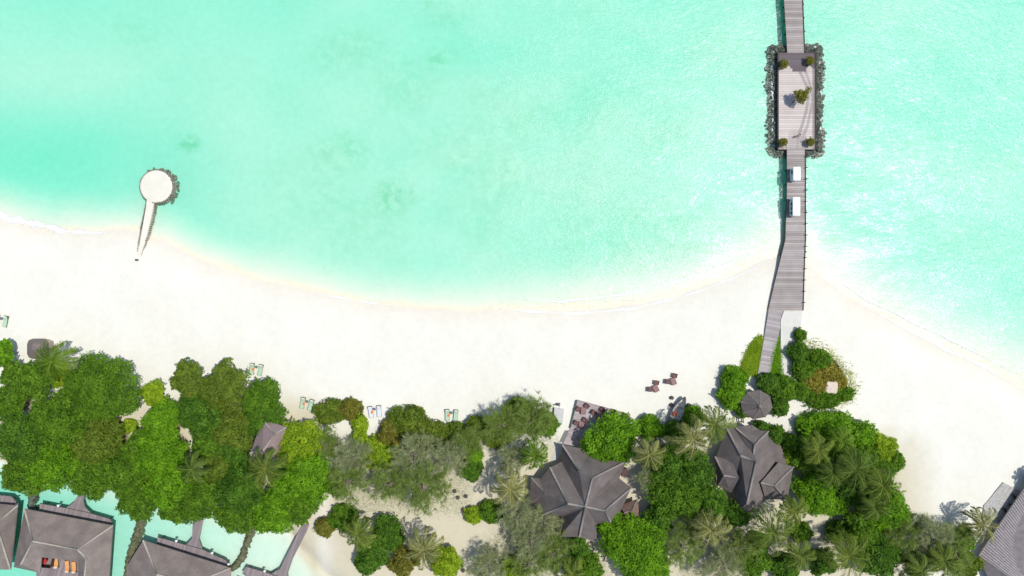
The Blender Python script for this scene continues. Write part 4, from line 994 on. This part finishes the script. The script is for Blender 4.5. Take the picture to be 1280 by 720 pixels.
# ================================================================== ROOFS
def roof_mesh(V_, F_, th=.22, name='roof', m=THATCH, parent=None):
    """V_: (px, py, z) points; F_: index tuples"""
    top = [at(*v) for v in V_]; mb = MB(); n = len(top); fs = []
    ec = {}
    for f in F_:
        a = sum((top[f[i]].x * top[f[(i+1) % len(f)]].y - top[f[(i+1) % len(f)]].x * top[f[i]].y) for i in range(len(f)))
        f = tuple(f) if a > 0 else tuple(reversed(f)); tri = [f] if len(f) == 3 else [(f[0], f[i], f[i+1]) for i in range(1, len(f)-1)]
        fs.append(f)
        for i in range(len(f)): e_ = (f[i], f[(i+1) % len(f)]); ec[e_] = 1
    bd = [e_ for e_ in ec if (e_[1], e_[0]) not in ec]
    allf = list(fs) + [tuple(n + i for i in reversed(f)) for f in fs] + [(b, a, n + a, n + b) for a, b in bd]
    mb.add([tuple(v) for v in top] + [(v.x, v.y, v.z - th) for v in top], allf)
    return mb.build(name, m, parent), bd, top
def caps(V_, E_, m, parent, rad=.17, name='ridge_cap'):
    mb = MB()
    for a, b in E_:
        A_, B_ = at(*V_[a]), at(*V_[b]); mb.tube([A_ + Vector((0,0,.02)), (A_ + B_) / 2 + Vector((0,0,-.02)), B_ + Vector((0,0,.02))], rad, 8)
    return mb.build(name, m, parent, smooth=True)
def walls(bd, top, parent, z0, zt, sc=.9, m=WALLM):
    c = sum(top, Vector()) / len(top); mb = MB()
    for a, b in bd:
        A_, B_ = top[a], top[b]; a2 = c + (A_ - c) * sc; b2 = c + (B_ - c) * sc
        mb.add([(a2.x, a2.y, z0), (b2.x, b2.y, z0), (b2.x, b2.y, zt), (a2.x, a2.y, zt)], [(0,1,2,3)])
    return mb.build('wall', m, parent)
g0 = 1.2
# --- many-sided villa
v1 = empty('villa', at(732, 625, g0), 'large villa with a many-sided grey thatched roof whose ridges radiate from its centre', 'villa', 'thatched villas on the island')
V_ = [(731.7,633.3,9.3),(740.4,597.9,9.0),(709.6,629.6,9.0),(756,638.3,8.9),(724.2,671,4.9),
      (687.5,584.5,4.3),(675,645,4.1),(702,577,3.3),(703,556,3.9),(724,589,7.4),(738,563,3.9),(783,576.5,4.6),(774,598,3.2),
      (789,610,4.3),(766.5,659,4.0),(749,660,3.2),(747,679,3.8),(700,671,3.9),(703,645,3.4),(664,612,3.6)]
F_ = [(0,2,5,7),(2,5,19,6),(0,2,6,18),(0,7,8,9,1),(9,8,10),(9,10,1),(1,10,11),(0,1,11,12),(0,12,13,3),(3,13,14),(0,3,14,15),(0,15,16,4),(0,4,17,18)]
ro, bd, top = roof_mesh(V_, F_, parent=v1); caps(V_, [(0,1),(0,2),(0,3),(0,4),(2,5),(2,6),(3,13),(3,14),(9,8),(1,11)], RIDGE, ro, .19); walls(bd, top, v1, g0 - .4, 3.8, .86)
A_ = [(681,617,5.6),(688,619,5.6),(664,597,3.5),(662,629,3.4),(700,628,4.2),(697,600,4.3)]
r2, _, _ = roof_mesh(A_, [(0,2,3),(0,3,4,1),(0,1,5,2),(1,4,5)], .2, 'side_roof', THATCH, v1); caps(A_, [(0,1),(0,2)], RIDGE, r2, .1)
A_ = [(780,641,4.6),(790,638,4.6),(775,632,3.2),(797,624,3.0),(800,652,3.0),(778,656,3.2)]
r2, _, _ = roof_mesh(A_, [(0,1,3,2),(1,4,3),(0,5,4,1),(0,2,5)], .2, 'side_roof', simple_cache('brown_shingle', (.20,.13,.105)), v1); caps(A_, [(0,1),(1,3)], RIDGE, r2, .1)
MB().box((*P3(780,590,2.5), 2.4), (1.0, 1.4, 1.2)).build('chimney_stack', simple_cache('dark_brick', (.10,.05,.045)), v1)
# --- villa with three hipped wings
v2 = empty('villa', at(940, 590, g0), 'large grey thatched villa with three hipped wings below the round pavilion', 'villa', 'thatched villas on the island')
V_ = [(944.9,577.2,8.8),(933.8,629.1,6.6),(926,569.7,7.4),(908.5,535.5,4.2),(895,571,3.9),(917,612,3.9),(921,641,3.7),(949,640,3.8),(963,607,4.1),(983,578,3.9),(976,557,3.8),(940,531,4.0)]
F_ = [(0,2,3,4,5,6,1),(0,2,3,11,10),(0,10,9,8,7,1),(1,6,7)]
ro, bd, top = roof_mesh(V_, F_, parent=v2); caps(V_, [(0,1),(2,3),(0,2)], RIDGE, ro, .19); walls(bd, top, v2, g0 - .4, 3.8, .86)
A_ = [(943.2,556,7.6),(942,568,7.7),(920.5,535.5,4.6),(960.5,539,4.6),(960,556,5.2),(925,556,5.4)]
r2, _, _ = roof_mesh(A_, [(0,2,3),(0,3,4,1),(0,1,5,2)], .2, 'north_hip', THATCH, v2); caps(A_, [(0,2),(0,3),(0,1)], RIDGE, r2, .16)
A_ = [(950.8,603.2,7.0),(967.8,607.4,6.9),(992,583.5,3.9),(984,624.5,3.7),(973,578,4.9),(957,624,4.4)]
r2, _, _ = roof_mesh(A_, [(0,1,2,4),(1,3,2),(0,5,3,1)], .2, 'east_hip', THATCH, v2); caps(A_, [(0,1),(1,2),(1,3)], RIDGE, r2, .16)
A_ = [(904.8,594.4,6.4),(924,597.3,7.0),(894,571,4.1),(897,607,3.7),(914,616,4.5),(914,574,5.4)]
r2, _, _ = roof_mesh(A_, [(0,3,2),(0,1,4,3),(0,2,5,1)], .2, 'west_hip', THATCH, v2); caps(A_, [(0,1),(0,2)], RIDGE, r2, .16)
# --- round pavilion
v3 = empty('pavilion', at(946, 506, g0), 'small round thatched pavilion at the bottom of the ramp', 'pavilion')
n = 8; V_ = [(949.5,508.5,5.6)] + [(945.5 + 20.5 * math.cos(2*PI*k/n + .2), 505.8 + 18.8 * math.sin(2*PI*k/n + .2), 3.6) for k in range(n)]
ro, bd, top = roof_mesh(V_, [(0, 1 + k, 1 + (k+1) % n) for k in range(n)], .2, parent=v3); caps(V_, [(0, 1 + k) for k in range(n)], simple_cache('ridge_dark', (.19,.165,.155), rough=.95), ro, .08)
for k in range(n):
    q = at(945.5 + 17 * math.cos(2*PI*k/n + .2), 505.8 + 15.5 * math.sin(2*PI*k/n + .2), 3.3); MB().tube([(q.x, q.y, g0 - .4), (q.x, q.y, 3.6)], .09, 8).build('post', DARKW, v3)
q = at(950, 508, 5.6); MB().lathe((q.x, q.y, 5.5), [(.35, 0), (.25, .2), (.06, .45)], 12).build('finial', RIDGE, v3)
# --- rounded little roof, far left
v4 = empty('beach_hut', at(46, 434, g0), 'small hut with a rounded grey roof half hidden by the palm at far left', 'hut')
n = 12; se = lambda t, a, b_: (a * math.copysign(abs(math.cos(t)) ** .55, math.cos(t)), b_ * math.copysign(abs(math.sin(t)) ** .55, math.sin(t))); A8 = [2*PI*k/n + .26 for k in range(n)]
V_ = [(46,435,5.2)] + [(46 + se(t,6.5,4.5)[0], 434 + se(t,6.5,4.5)[1], 4.9) for t in A8] + [(47 + se(t,13.5,13)[0], 436 + se(t,13.5,13)[1], 3.0) for t in A8]
ro, bd, top = roof_mesh(V_, [(0, 1 + k, 1 + (k+1) % n) for k in range(n)] + [(1 + k, 1 + n + k, 1 + n + (k+1) % n, 1 + (k+1) % n) for k in range(n)], .2, parent=v4, m=THATCH2); walls(bd, top, v4, g0 - .4, 3, .85)
# --- hip roof in the grove
v5 = empty('grove_hut', at(335, 548, g0), 'hut with a pinkish grey hip roof sunk among the trees of the left grove', 'hut')
V_ = [(343,543,8.6),(329,563,8.6),(328,524,6.6),(358,534,6.6),(344,582,6.6),(313,566,6.6)]
ro, bd, top = roof_mesh(V_, [(0,2,3),(0,3,4,1),(1,4,5),(0,1,5,2)], .2, parent=v5, m=simple_cache('pink_thatch', (.27,.20,.19), rough=.95, scale=5, var=.2)); caps(V_, [(0,1),(0,2),(0,3),(1,4),(1,5)], RIDGE2, ro, .11); walls(bd, top, v5, g0 - .4, 6.5, .85)
# --- ribbed roof bottom right
v6 = empty('beach_restaurant', at(1262, 680, g0), 'building with a ribbed grey roof cut off by the lower right corner', 'building')
V_ = [(1286,602,2.7),(1224,694,2.6),(1262,790,2.6),(1360,720,7.5),(1290,742,6.4),(1352,560,4.2)]
ro, bd, top = roof_mesh(V_, [(0,1,4,3),(1,2,4),(0,3,5)], .3, parent=v6, m=METAL); walls(bd, top, v6, g0 - .4, 2.5, .85)
a0, a1, b1, b0 = at(*V_[0]), at(*V_[1]), at(*V_[4]), at(*V_[3]); rbm = MB()
for k in range(1, 34):
    t = k / 34; A0 = a0.lerp(a1, t) + Vector((0,0,.05)); B0 = b0.lerp(b1, t) + Vector((0,0,.05)); rbm.tube([A0, B0], .10, 6)
rbm.build('roof_rib', simple_cache('rib_light', (.45,.41,.41), rough=.8), ro)
caps(V_, [(1,4),(0,1)], RIDGE, ro, .12)
pl, z = sheet([(1254.5,603),(1290,622),(1262,680),(1226,668),(1230,632)], .15)
v7 = tag(MB().prism(pl, z - .6, z).build('stone_terrace', simple_cache('terrace_stone', (.40,.385,.36))), 'pale grey terrace beside the ribbed roof at lower right', 'terrace')
TZ = z

# ================================================================== WATER VILLAS
def slab(px_poly, z, th, name, m, parent, label=None): return MB().prism([P3(x, y, z) for x, y in px_poly], z - th, z).build(name, m, parent, label)
def wv(label, loc, V_, F_, E_, posts, court=None):
    v = empty('water_villa', at(loc[0], loc[1], 0), label, 'water villa', 'thatched villas standing on stilts in the lagoon')
    ro, bd, top = roof_mesh(V_, F_, .25, parent=v, m=THATCH2); caps(V_, E_, RIDGE2, ro, .16); walls(bd, top, v, 1.1, 2.7, .80, DARKW)
    if court: slab(court, 1.25, .2, 'floor', WOODB, v)
    for x, y in posts: q = at(x, y, 1); MB().tube([(q.x, q.y, -1.9), (q.x, q.y, 1.2)], .16, 8).build('stilt', PILE, v)
    return v
wv('water villa with a whole grey hipped roof round an open sun deck at lower left', (80, 690),
   [(30.5,636,2.9),(141,657,2.9),(133,770,2.8),(97,687,6.6),(41,676.5,6.4),(108,698,6.5),(100,775,6.3),(104,702,6.0),(52,696.5,4.6),(98,702,4.6),(97,775,4.4),(17,709,2.9),(26.5,705,5.2),(50,716,3.9)],
   [(0,1,3,4),(1,2,6,5,3),(4,3,5,9,8),(5,6,10,9),(0,4,12,11),(4,8,13,12),(11,12,13)],
   [(4,3),(3,1),(3,5),(5,6),(4,12),(0,4)], [(40,650),(85,658),(128,666),(30,690),(125,700),(60,712),(95,716)], [(46,688),(104,696),(100,776),(44,776)])
wv('water villa roof cut by the left edge of the picture', (-25, 670),
   [(-70,624,2.9),(22,632,2.9),(13,712,2.9),(-60,712,2.8),(-5,655,6.4),(-45,652,6.4)],
   [(0,1,4,5),(1,2,4),(2,3,5,4),(3,0,5)], [(4,1),(4,5),(4,2)], [(10,645),(5,700),(-20,650),(-20,705)], [(-60,640),(12,645),(6,705),(-55,705)])
wv('water villa whose grey roof fills the bottom edge between the two lower rock groynes', (230, 715),
   [(179,675.5,2.9),(288,710,2.9),(290,800,2.8),(240,730,6.4),(196,718,6.4),(162,790,2.8),(158,708,2.8)],
   [(0,1,3,4),(1,2,3),(2,5,4,3),(0,4,6),(4,5,6)], [(0,4),(4,3),(3,1)], [(185,690),(230,700),(275,714)], [(170,700),(280,715),(280,790),(170,790)])
wv('water villa roof just showing at the bottom edge right of the second groyne', (320, 740),
   [(298,727,2.9),(372,752,2.9),(370,820,2.8),(290,820,2.8),(335,770,6)],
   [(0,1,4),(1,2,4),(2,3,4),(3,0,4)], [(4,1),(4,0)], [(305,735),(360,745)], [(300,740),(365,755),(365,815),(295,815)])
def walk(label, polys, posts, z=1.25):
    c = polys[0][0]; b = empty('boardwalk', at(c[0], c[1], 0), label, 'boardwalk', 'boardwalks linking the water villas to the island')
    for i, p in enumerate(polys): slab(p, z + (.004 * i), .18, 'deck' if i == 0 else 'approach', WOODB, b)
    for x, y in posts: q = at(x, y, z); MB().tube([(q.x, q.y, -1.6), (q.x, q.y, z - .1)], .12, 7).build('post', PILE, b)
    e_ = MB()
    for i in range(len(polys[0]) - 1):
        a = Vector((*P3(*polys[0][i], z), z + .04)); d = Vector((*P3(*polys[0][i+1], z), z + .04)); e_.tube([a, d], .06, 5)
    e_.build('edge_rail', DARKW, b); return b
walk('forked boardwalk behind the whole water villa roof', [[(50,629),(84,635),(112,641),(138,648.5),(141,654),(120,658),(80,651),(48,644)], [(102,606),(108,606),(104,626),(106,634),(114,641.8),(82,635.4),(92,628),(97,620)]], [(52,632),(78,638),(100,612),(134,650)])
walk('boardwalk behind the villa roof cut by the left edge', [[(-30,616),(14,620),(21,627),(19,634),(-30,628)]], [(14,624)])
walk('forked boardwalk behind the villa roof on the bottom edge', [[(197,671),(233,681),(252,686),(283,700),(287,706),(284,712),(250,699),(196,679)], [(241,650),(254,650),(249,675),(253,687),(232,681.5),(240,673)]], [(200,674),(246,660),(282,704)])
walk('diagonal boardwalk beside the sandy spit', [[(308,708),(335,716),(352,722),(352,740),(330,736),(303,716)], [(378,655),(387,655),(384,663),(366,698),(360,716),(362,738),(345,738),(338,718),(350,711),(357,697)]], [(310,711),(362,690),(356,712),(378,664)])
for k, (x, y, w_) in enumerate([(75,631,'on the forked boardwalk behind the whole villa roof'),(23,630,'between the two leftmost villa roofs'),(222,675,'left of the fork on the second forked boardwalk'),(266.5,690,'right of the fork on the second forked boardwalk'),(287,704,'at the right end of the second forked boardwalk'),(332,712.5,'on the diagonal boardwalk near the bottom edge')]):
    q = at(x, y, 1.25); r0 = empty('bollard_lamp', (q.x, q.y, 1.26), 'short white bollard lamp ' + w_, 'lamp', 'white bollard lamps on the boardwalks')
    MB().lathe(r0.location, [(.13, 0), (.13, .5), (.15, .52)], 10).build('post', WHITE, r0); MB().lathe(r0.location + Vector((0,0,.53)), [(.24, 0), (.24, .05), (.08, .16)], 12).build('cap', WHITE, r0)

# groynes
def groyne(pts, wpx, label, n, m=ROCKB, hi=.5):
    mb = MB(); rr = random.Random(int(pts[0][0]))
    for k in range(n):
        t = rr.random() * (len(pts) - 1); i = int(t); t -= i; x = pts[i][0]*(1-t)+pts[i+1][0]*t; y = pts[i][1]*(1-t)+pts[i+1][1]*t; o = rr.gauss(0, .36); o = max(-1, min(1, o)); q = at(x + o * wpx * .62, y, 0)
        mb.blob((q.x, q.y, hi - abs(o) * 1.1 - .25 * rr.random()), rr.uniform(.22, .45), k, 6, 4, .35, .8)
    return tag(mb.build('rock_groyne', m), label, 'groyne', 'rock groynes between the water villas')
groyne([(44,612),(41,622),(41,636)], 13, 'short dark rock groyne between the two leftmost villa roofs', 110, ROCK, .7)
groyne([(177,648),(172,668),(164,690),(158,725)], 9.5, 'long rock groyne left of the villa roof on the bottom edge', 420)
groyne([(316,655),(310,676),(302,698),(290,712)], 9, 'mossy rock groyne in the middle of the lagoon, right of the second boardwalk', 260)

# furniture on the villa deck
def lounger_proto():
    r0 = empty('sun_lounger', (0,0,0), None, 'sun lounger'); f = MB(); f.box((0, 0, .28), (.74, 1.95, .07)); f.build('frame', FRAMEM, r0)
    for sx in (-1, 1):
        for sy in (-1, 1): MB().box((sx * .32, sy * .85, .13), (.07, .07, .26)).build('leg', FRAMEM, r0)
    MB().box((0, -.30, .36), (.66, 1.28, .10), bev=.05).build('mattress', MATG, r0)
    MB().box((0, .60, .53), (.66, .70, .10), rx=.55, bev=.05).build('backrest', MATG, r0)
    MB().box((0, .78, .69), (.5, .22, .09), rx=.55, bev=.04).build('pillow', simple_cache('pillow_white', (.75,.78,.72)), r0); return r0
LP = lounger_proto()
def towel(loc, rz, label, m=ORANGE, size=(.42, .55)):
    mb = MB(); mb.box(loc + Vector((0,0,.03)), (size[0], size[1], .06), rz=rz, bev=.03); mb.box(loc + Vector((.03,.02,.085)), (size[0]*.8, size[1]*.7, .05), rz=rz + .15, bev=.02)
    return tag(mb.build('towel', m), label, 'towel')
def recolor(o, m):
    for ch in o.children:
        if ch.name.split('.')[0] in ('mattress', 'backrest'): ch.data = ch.data.copy(); ch.data.materials[0] = m
first = [True]
def lounger(p, rz, label, group, m=None):
    global LP
    if first[0]: o = LP; first[0] = False
    else: o = copy_tree(LP)
    o.location = p; o.rotation_euler.z = rz; o['label'] = label; o['group'] = group
    if m is not None: recolor(o, m)
    o.scale = (1.1, 1.1, 1)
    return o
GL = 'pairs of sun loungers along the beach edge'
def pair(px, py, rz, w_, m=None, towel_on=True):
    c = G(px, py); d = Vector((math.cos(rz), math.sin(rz), 0)); u = Vector((-d.y, d.x, 0)); s = .78
    for sg, nm in ((-1, 'left'), (1, 'right')):
        lp = c + d * sg * s; lp.z = gxy(lp.x, lp.y) + .01; lounger(lp, rz + sg * -.06, nm + '-hand sun lounger of the pair ' + w_, GL, m)
    tp = c + u * .45; tp.z = gxy(tp.x, tp.y); r0 = empty('side_table', tp, 'small dark round table between loungers ' + w_, 'side table', 'small tables between paired loungers')
    MB().lathe(tp + Vector((0,0,.4)), [(.27, 0), (.27, .04)], 14).build('table_top', GREYM, r0); MB().tube([tp, tp + Vector((0,0,.41))], .05, 8).build('pedestal', GREYM, r0)
    if towel_on:
        q = c - d * (s - .28) - u * .05; q.z = gxy(q.x, q.y) + .42; towel(q, rz, 'folded orange towel on the left lounger of the pair ' + w_)
pair(3, 401, -.15, 'cut by the left edge of the beach', None, False)
pair(321, 461.5, -.15, 'alone on the open sand')
pair(384, 504.5, -.25, 'beside the short olive hedge')
pair(469, 514, .1, 'with whitish mattresses between two hedges', MATW)
pair(564.5, 518.5, -.05, 'rightmost along the beach hedge')
# sun deck loungers of the villa
for k, (x, y, w_) in enumerate([(70,703,'left-hand'),(84,708,'middle'),(92.5,709,'right-hand')]):
    q = at(x, y, 1.6); lounger(Vector((q.x, q.y, 1.26)), PI + .1, w_ + ' orange-cushioned lounger on the water villa sun deck', 'orange loungers on the villa sun deck', ORANGEP)
q = at(57, 699.5, 1.6); r0 = empty('folded_parasol', (q.x, q.y, 1.26), 'red cloth parasol lowered over the corner of the villa sun deck', 'parasol')
MB().lathe(r0.location + Vector((0,0,1.0)), [(.75, 0), (.72, .05), (.08, .5)], 6).build('canopy', REDF, r0); MB().tube([r0.location, r0.location + Vector((0,0,1.55))], .04, 8).build('pole', DARKW, r0)

# ================================================================== TERRACE AND SETS
pl, z = sheet([(721.4,500),(788,518),(792,560),(731,562),(703.4,556),(712.8,535)], .10)
dk = empty('terrace', (pl[0][0], pl[0][1], z - .2), 'pinkish grey wooden terrace set into the sand above the many-sided villa', 'terrace')
MB().prism(pl, z - .5, z).build('floor', DECKM, dk); DKZ = z
a, b = Vector((*pl[0], z)), Vector((*pl[-1], z)); e_ = MB(); e_.box((a + b) / 2 + Vector((0,0,.25)), ((b - a).length, .14, .6), rz=math.atan2(b.y - a.y, b.x - a.x)); e_.build('side_rail', simple_cache('rail_green', (.16,.19,.14)), dk)
a, b = Vector((*pl[0], z)), Vector((*pl[1], z)); e_ = MB(); e_.box((a + b) / 2 + Vector((0,0,.03)), ((b - a).length, .16, .12), rz=math.atan2(b.y - a.y, b.x - a.x)); e_.build('front_edge', simple_cache('edge_mauve', (.30,.25,.25)), dk)
pl2, z2 = sheet([(706,538),(714,538),(706,556),(697,556)], .05); tag(MB().prism(pl2, z2 - .4, z2).build('paving', CONCD), 'dark grey paved strip left of the wooden terrace', 'paving', kind='structure')
tag(MB().prism(sheet([(698,552),(703,553),(696,578),(689,576)], .06)[0], z2 - .4, z2 + .05).build('paving', CONC), 'pale paved strip at the upper left of the many-sided villa', 'paving', kind='structure')
def chair_proto():
    r0 = empty('armchair', (0,0,0), None, 'armchair'); MB().box((0, 0, .36), (.66, .62, .14), bev=.05).build('seat', REDB, r0); MB().box((0, -.30, .60), (.70, .10, .52), rx=.15, bev=.03).build('backrest', REDB, r0)
    for sx in (-1, 1): MB().box((sx * .33, 0, .50), (.08, .60, .10), bev=.03).build('armrest', REDB, r0)
    for sx in (-1, 1):
        for sy in (-1, 1): MB().box((sx * .29, sy * .26, .15), (.06, .06, .30)).build('leg', REDB, r0)
    return r0
def table_proto():
    r0 = empty('low_table', (0,0,0), None, 'table'); MB().box((0, 0, .46), (.78, 1.05, .06), bev=.06).build('table_top', REDBT, r0)
    for sx in (-1, 1):
        for sy in (-1, 1): MB().box((sx * .30, sy * .42, .215), (.06, .06, .43)).build('leg', REDB, r0)
    return r0
CP, TPR = chair_proto(), table_proto(); used = [False, False]
def put(proto, i, p, rz, label, group):
    o = proto if not used[i] else copy_tree(proto); used[i] = True; o.location = p; o.scale = (1.25, 1.25, 1.1); o.rotation_euler.z = rz; o['label'] = label; o['group'] = group
def aset(px, py, rz, w_, z=None):
    c = G(px, py) if z is None else at(px, py, z + .01)
    def loc(dx, dy):
        dx *= .92; dy *= .92; v = c + Vector((dx * math.cos(rz) - dy * math.sin(rz), dx * math.sin(rz) + dy * math.cos(rz), 0)); v.z = (gxy(v.x, v.y) + .02) if z is None else z + .005; return v
    put(TPR, 1, loc(.15, -.25), rz + .2, 'low reddish brown table ' + w_, 'low tables of the red-brown seating sets')
    put(CP, 0, loc(-.95, -.1), rz - PI / 2 - .3, 'left red-brown armchair ' + w_, 'red-brown armchairs')
    put(CP, 0, loc(.55, .85), rz + PI - .45, 'upper right red-brown armchair ' + w_, 'red-brown armchairs')
aset(818, 484, .25, 'further left on the open sand'); aset(840, 475, .15, 'on the open sand, above the boat')
for x, y, w_ in [(728.5,511.5,'in the upper left corner of the wooden terrace'),(748,516,'second along the front of the wooden terrace'),(763,519,'third along the front of the wooden terrace'),(777,524,'at the right end of the wooden terrace'),(726,529,'behind the front row on the wooden terrace')]:
    aset(x, y, -.25, w_, DKZ)
for k, (x, y, rz, w_) in enumerate([(1266,620,1.0,'topmost'),(1262.5,631.5,1.0,'middle'),(1254.5,637,.8,'lowest')]):
    q = at(x, y, TZ); r0 = empty('bench', (q.x, q.y, TZ), w_ + ' small dark bench on the terrace beside the ribbed roof', 'bench', 'dark benches on the lower right terrace'); r0.rotation_euler.z = rz - PI / 2 - .3
    for nm, c_, d_ in (('seat', (0,0,.42), (.95,.38,.06)), ('leg', (-.38,0,.2), (.08,.34,.39)), ('leg', (.38,0,.2), (.08,.34,.39))):
        ob = MB().box(c_, d_); m3 = ob.build(nm, DARKW); m3.parent = r0

# outdoor shower left of the terrace
pl, z = sheet([(692.5,509),(705,511),(703,531),(691,529)], .06); sh = empty('outdoor_shower', (pl[0][0], pl[0][1], z - .1), 'pale shower slab with dark screen and post left of the wooden terrace', 'shower')
MB().prism(pl, z - .3, z).build('base_slab', CONC, sh); a, b = Vector((*pl[0], z)), Vector((*pl[-1], z))
MB().box((a + b) / 2 + Vector((0,0,.25)), ((b - a).length, .08, .5), rz=math.atan2(b.y - a.y, b.x - a.x)).build('screen', DARKW, sh)
q = at(698, 505.5, 1.6); s_ = MB(); s_.box((q.x, q.y, z + .9), (.22, .22, 1.9)); s_.box((q.x, q.y, z + .15), (.7, .5, .3)); s_.build('post', GREYM, sh)
s_ = MB(); s_.tube([(q.x, q.y, z + 1.8), (q.x + .05, q.y - .5, z + 1.9), (q.x + .05, q.y - .7, z + 1.8)], .03, 6); s_.build('shower_head', GREYM, sh)

# boat pulled up on the sand
c = G(846, 514); bt = empty('boat', c, 'small wooden boat pulled up on the sand with its bow towards the sea', 'boat'); hull = MB(); nS = 14; Lb = 6.2; vs = []; fs = []; rz = -.42
prof = [(1.0, .75), (.86, .35), (.45, .05), (0, 0)]
for i in range(nS + 1):
    s = i / nS; w_ = 1.12 * (math.sin(PI * min(1, s * .62 + .0)) ** .8) if s > 0 else 0; w_ = 1.12 * min(1, (s * 2.1)) ** .65 if s < .48 else 1.12 * (1 - .25 * ((s - .48) / .52) ** 2); lift = .55 * max(0, 1 - s * 3.2) ** 1.5
    row = [(-a * w_, b + lift) for a, b in prof] + [(a * w_, b + lift) for a, b in prof[:-1][::-1]]
    for x, z in row: vs.append((x, Lb * (.5 - s), z))
m_ = 7
rot = Matrix.Translation(c) @ Matrix.Rotation(rz, 4, 'Z')
inner = [(x * .90, y * .985, z + .06) for x, y, z in vs]
for i in range(nS):
    for k in range(m_ - 1): fs.append((i*m_+k, i*m_+k+1, (i+1)*m_+k+1, (i+1)*m_+k))
fs.append(tuple(nS * m_ + k for k in range(m_)))
hull.add([rot @ Vector(v) for v in vs], fs); hull.build('hull', simple_cache('hull_grey', (.20,.19,.17)), bt, smooth=False)
MB().add([rot @ Vector(v) for v in inner], [tuple(reversed(f)) for f in fs]).build('hull_lining', simple_cache('boat_inside', (.55,.55,.53)), bt)
for sx in (0, m_ - 1):
    MB().tube([rot @ (Vector(vs[i * m_ + sx]) + Vector((0,0,.04))) for i in range(nS + 1)], .10 if sx == 0 else .06, 6).build('gunwale', simple_cache('gunwale_dark', (.11,.105,.09)), bt)
for s in (.35, .62, .85): q = rot @ Vector((0, Lb * (.5 - s), .48)); MB().box(q, (2.0, .28, .06), rz=rz).build('thwart', simple_cache('thwart_wood', (.33,.31,.28)), bt)
q = rot @ Vector((-.30, -.55, .62)); mb = MB(); n = 14; mj = .38
mb.blob(q, .48, 3, 10, 6, .12, .55); tag(mb.build('float_cushion', simple_cache('orange_float', (.70,.17,.08)), smooth=True), 'orange-red cushion lying in the beached boat', 'cushion')
for k, (x, y, w_) in enumerate([(839.5,497,'to the upper left of the boat bow'),(839,506,'close to the left side of the boat'),(860.5,506,'to the right of the boat'),(568.5,613.5,'upper left of three by the widest feathery tree'),(572.5,621.5,'lowest of three by the widest feathery tree'),(582.5,620,'rightmost of three by the widest feathery tree'),(579,637,'beside the low green clearing bush'),(595,706,'upper of two near the bottom edge'),(579,712.5,'lower of two near the bottom edge')]):
    q = G(x, y); mb = MB().lathe(q, [(.30,-.05),(.36,.1),(.34,.45),(.26,.50),(.1,.48)], 12); tag(mb.build('stool', simple_cache('stool_wood', (.075,.065,.055))), 'dark round stool on the sand, ' + w_, 'stool', 'dark round stools dotted on the sand')
q = G(925, 524.5); r0 = empty('bench', q, 'dark slatted bench on the pale path between the round pavilion and the three-winged villa', 'bench'); r0.rotation_euler.z = .2
for nm, c_, d_ in (('slat', (-.42,0,.42), (.18,1.3,.05)), ('slat', (.42,0,.42), (.18,1.3,.05)), ('rail', (0,.35,.40), (.9,.12,.06)), ('rail', (0,-.35,.40), (.9,.12,.06)), ('leg', (-.42,.5,.19), (.1,.1,.38)), ('leg', (.42,.5,.19), (.1,.1,.38)), ('leg', (-.42,-.5,.19), (.1,.1,.38)), ('leg', (.42,-.5,.19), (.1,.1,.38))):
    ob = MB().box(c_, d_).build(nm, DARKW); ob.parent = r0
q = G(1036, 483, .5); mb = MB(); mb.box(q + Vector((0,0,.3)), (2.3, 2.3, 1.1), rz=-.08, bev=.3); tag(mb.build('square_stone', BOULD), 'pale square stone block in the middle of the golden brown bushes', 'stone')

# ================================================================== LIGHT, CAMERA
w = bpy.data.worlds.new('World'); S.world = w; w.use_nodes = True; nt = w.node_tree; bg = nt.nodes['Background']
EL, AZ = math.radians(65.5), math.radians(9)     # AZ: angle of the sun north of east
sky = nt.nodes.new('ShaderNodeTexSky'); sky.sky_type = 'NISHITA'; sky.sun_disc = False; sky.sun_elevation = EL; sky.sun_rotation = math.radians(90) - AZ
nt.links.new(sky.outputs[0], bg.inputs[0]); bg.inputs[1].default_value = .15
sl = bpy.data.lights.new('sun', 'SUN'); sl.energy = 4.2; sl.angle = math.radians(.53); sl.color = (1, .965, .91)
so = bpy.data.objects.new('sun', sl); COL.objects.link(so)
d = Vector((math.cos(EL) * math.cos(AZ), math.cos(EL) * math.sin(AZ), math.sin(EL))); so.rotation_euler = d.to_track_quat('Z', 'Y').to_euler(); so.location = d * 200
cam = bpy.data.cameras.new('camera'); co = bpy.data.objects.new('camera', cam); COL.objects.link(co); co.location = (0, 0, H); co.rotation_euler = (0, 0, 0)
cam.sensor_width = 36; cam.lens = 36 * H / (1280 * K); cam.clip_end = 8000; cam.clip_start = .5; S.camera = co
S.view_settings.view_transform = 'Standard'; S.view_settings.look = 'None'; S.view_settings.exposure = -.25; S.view_settings.gamma = 1
S.cycles.max_bounces = 10; S.cycles.transparent_max_bounces = 16; S.cycles.volume_bounces = 0
S.cycles.sample_clamp_indirect = 3
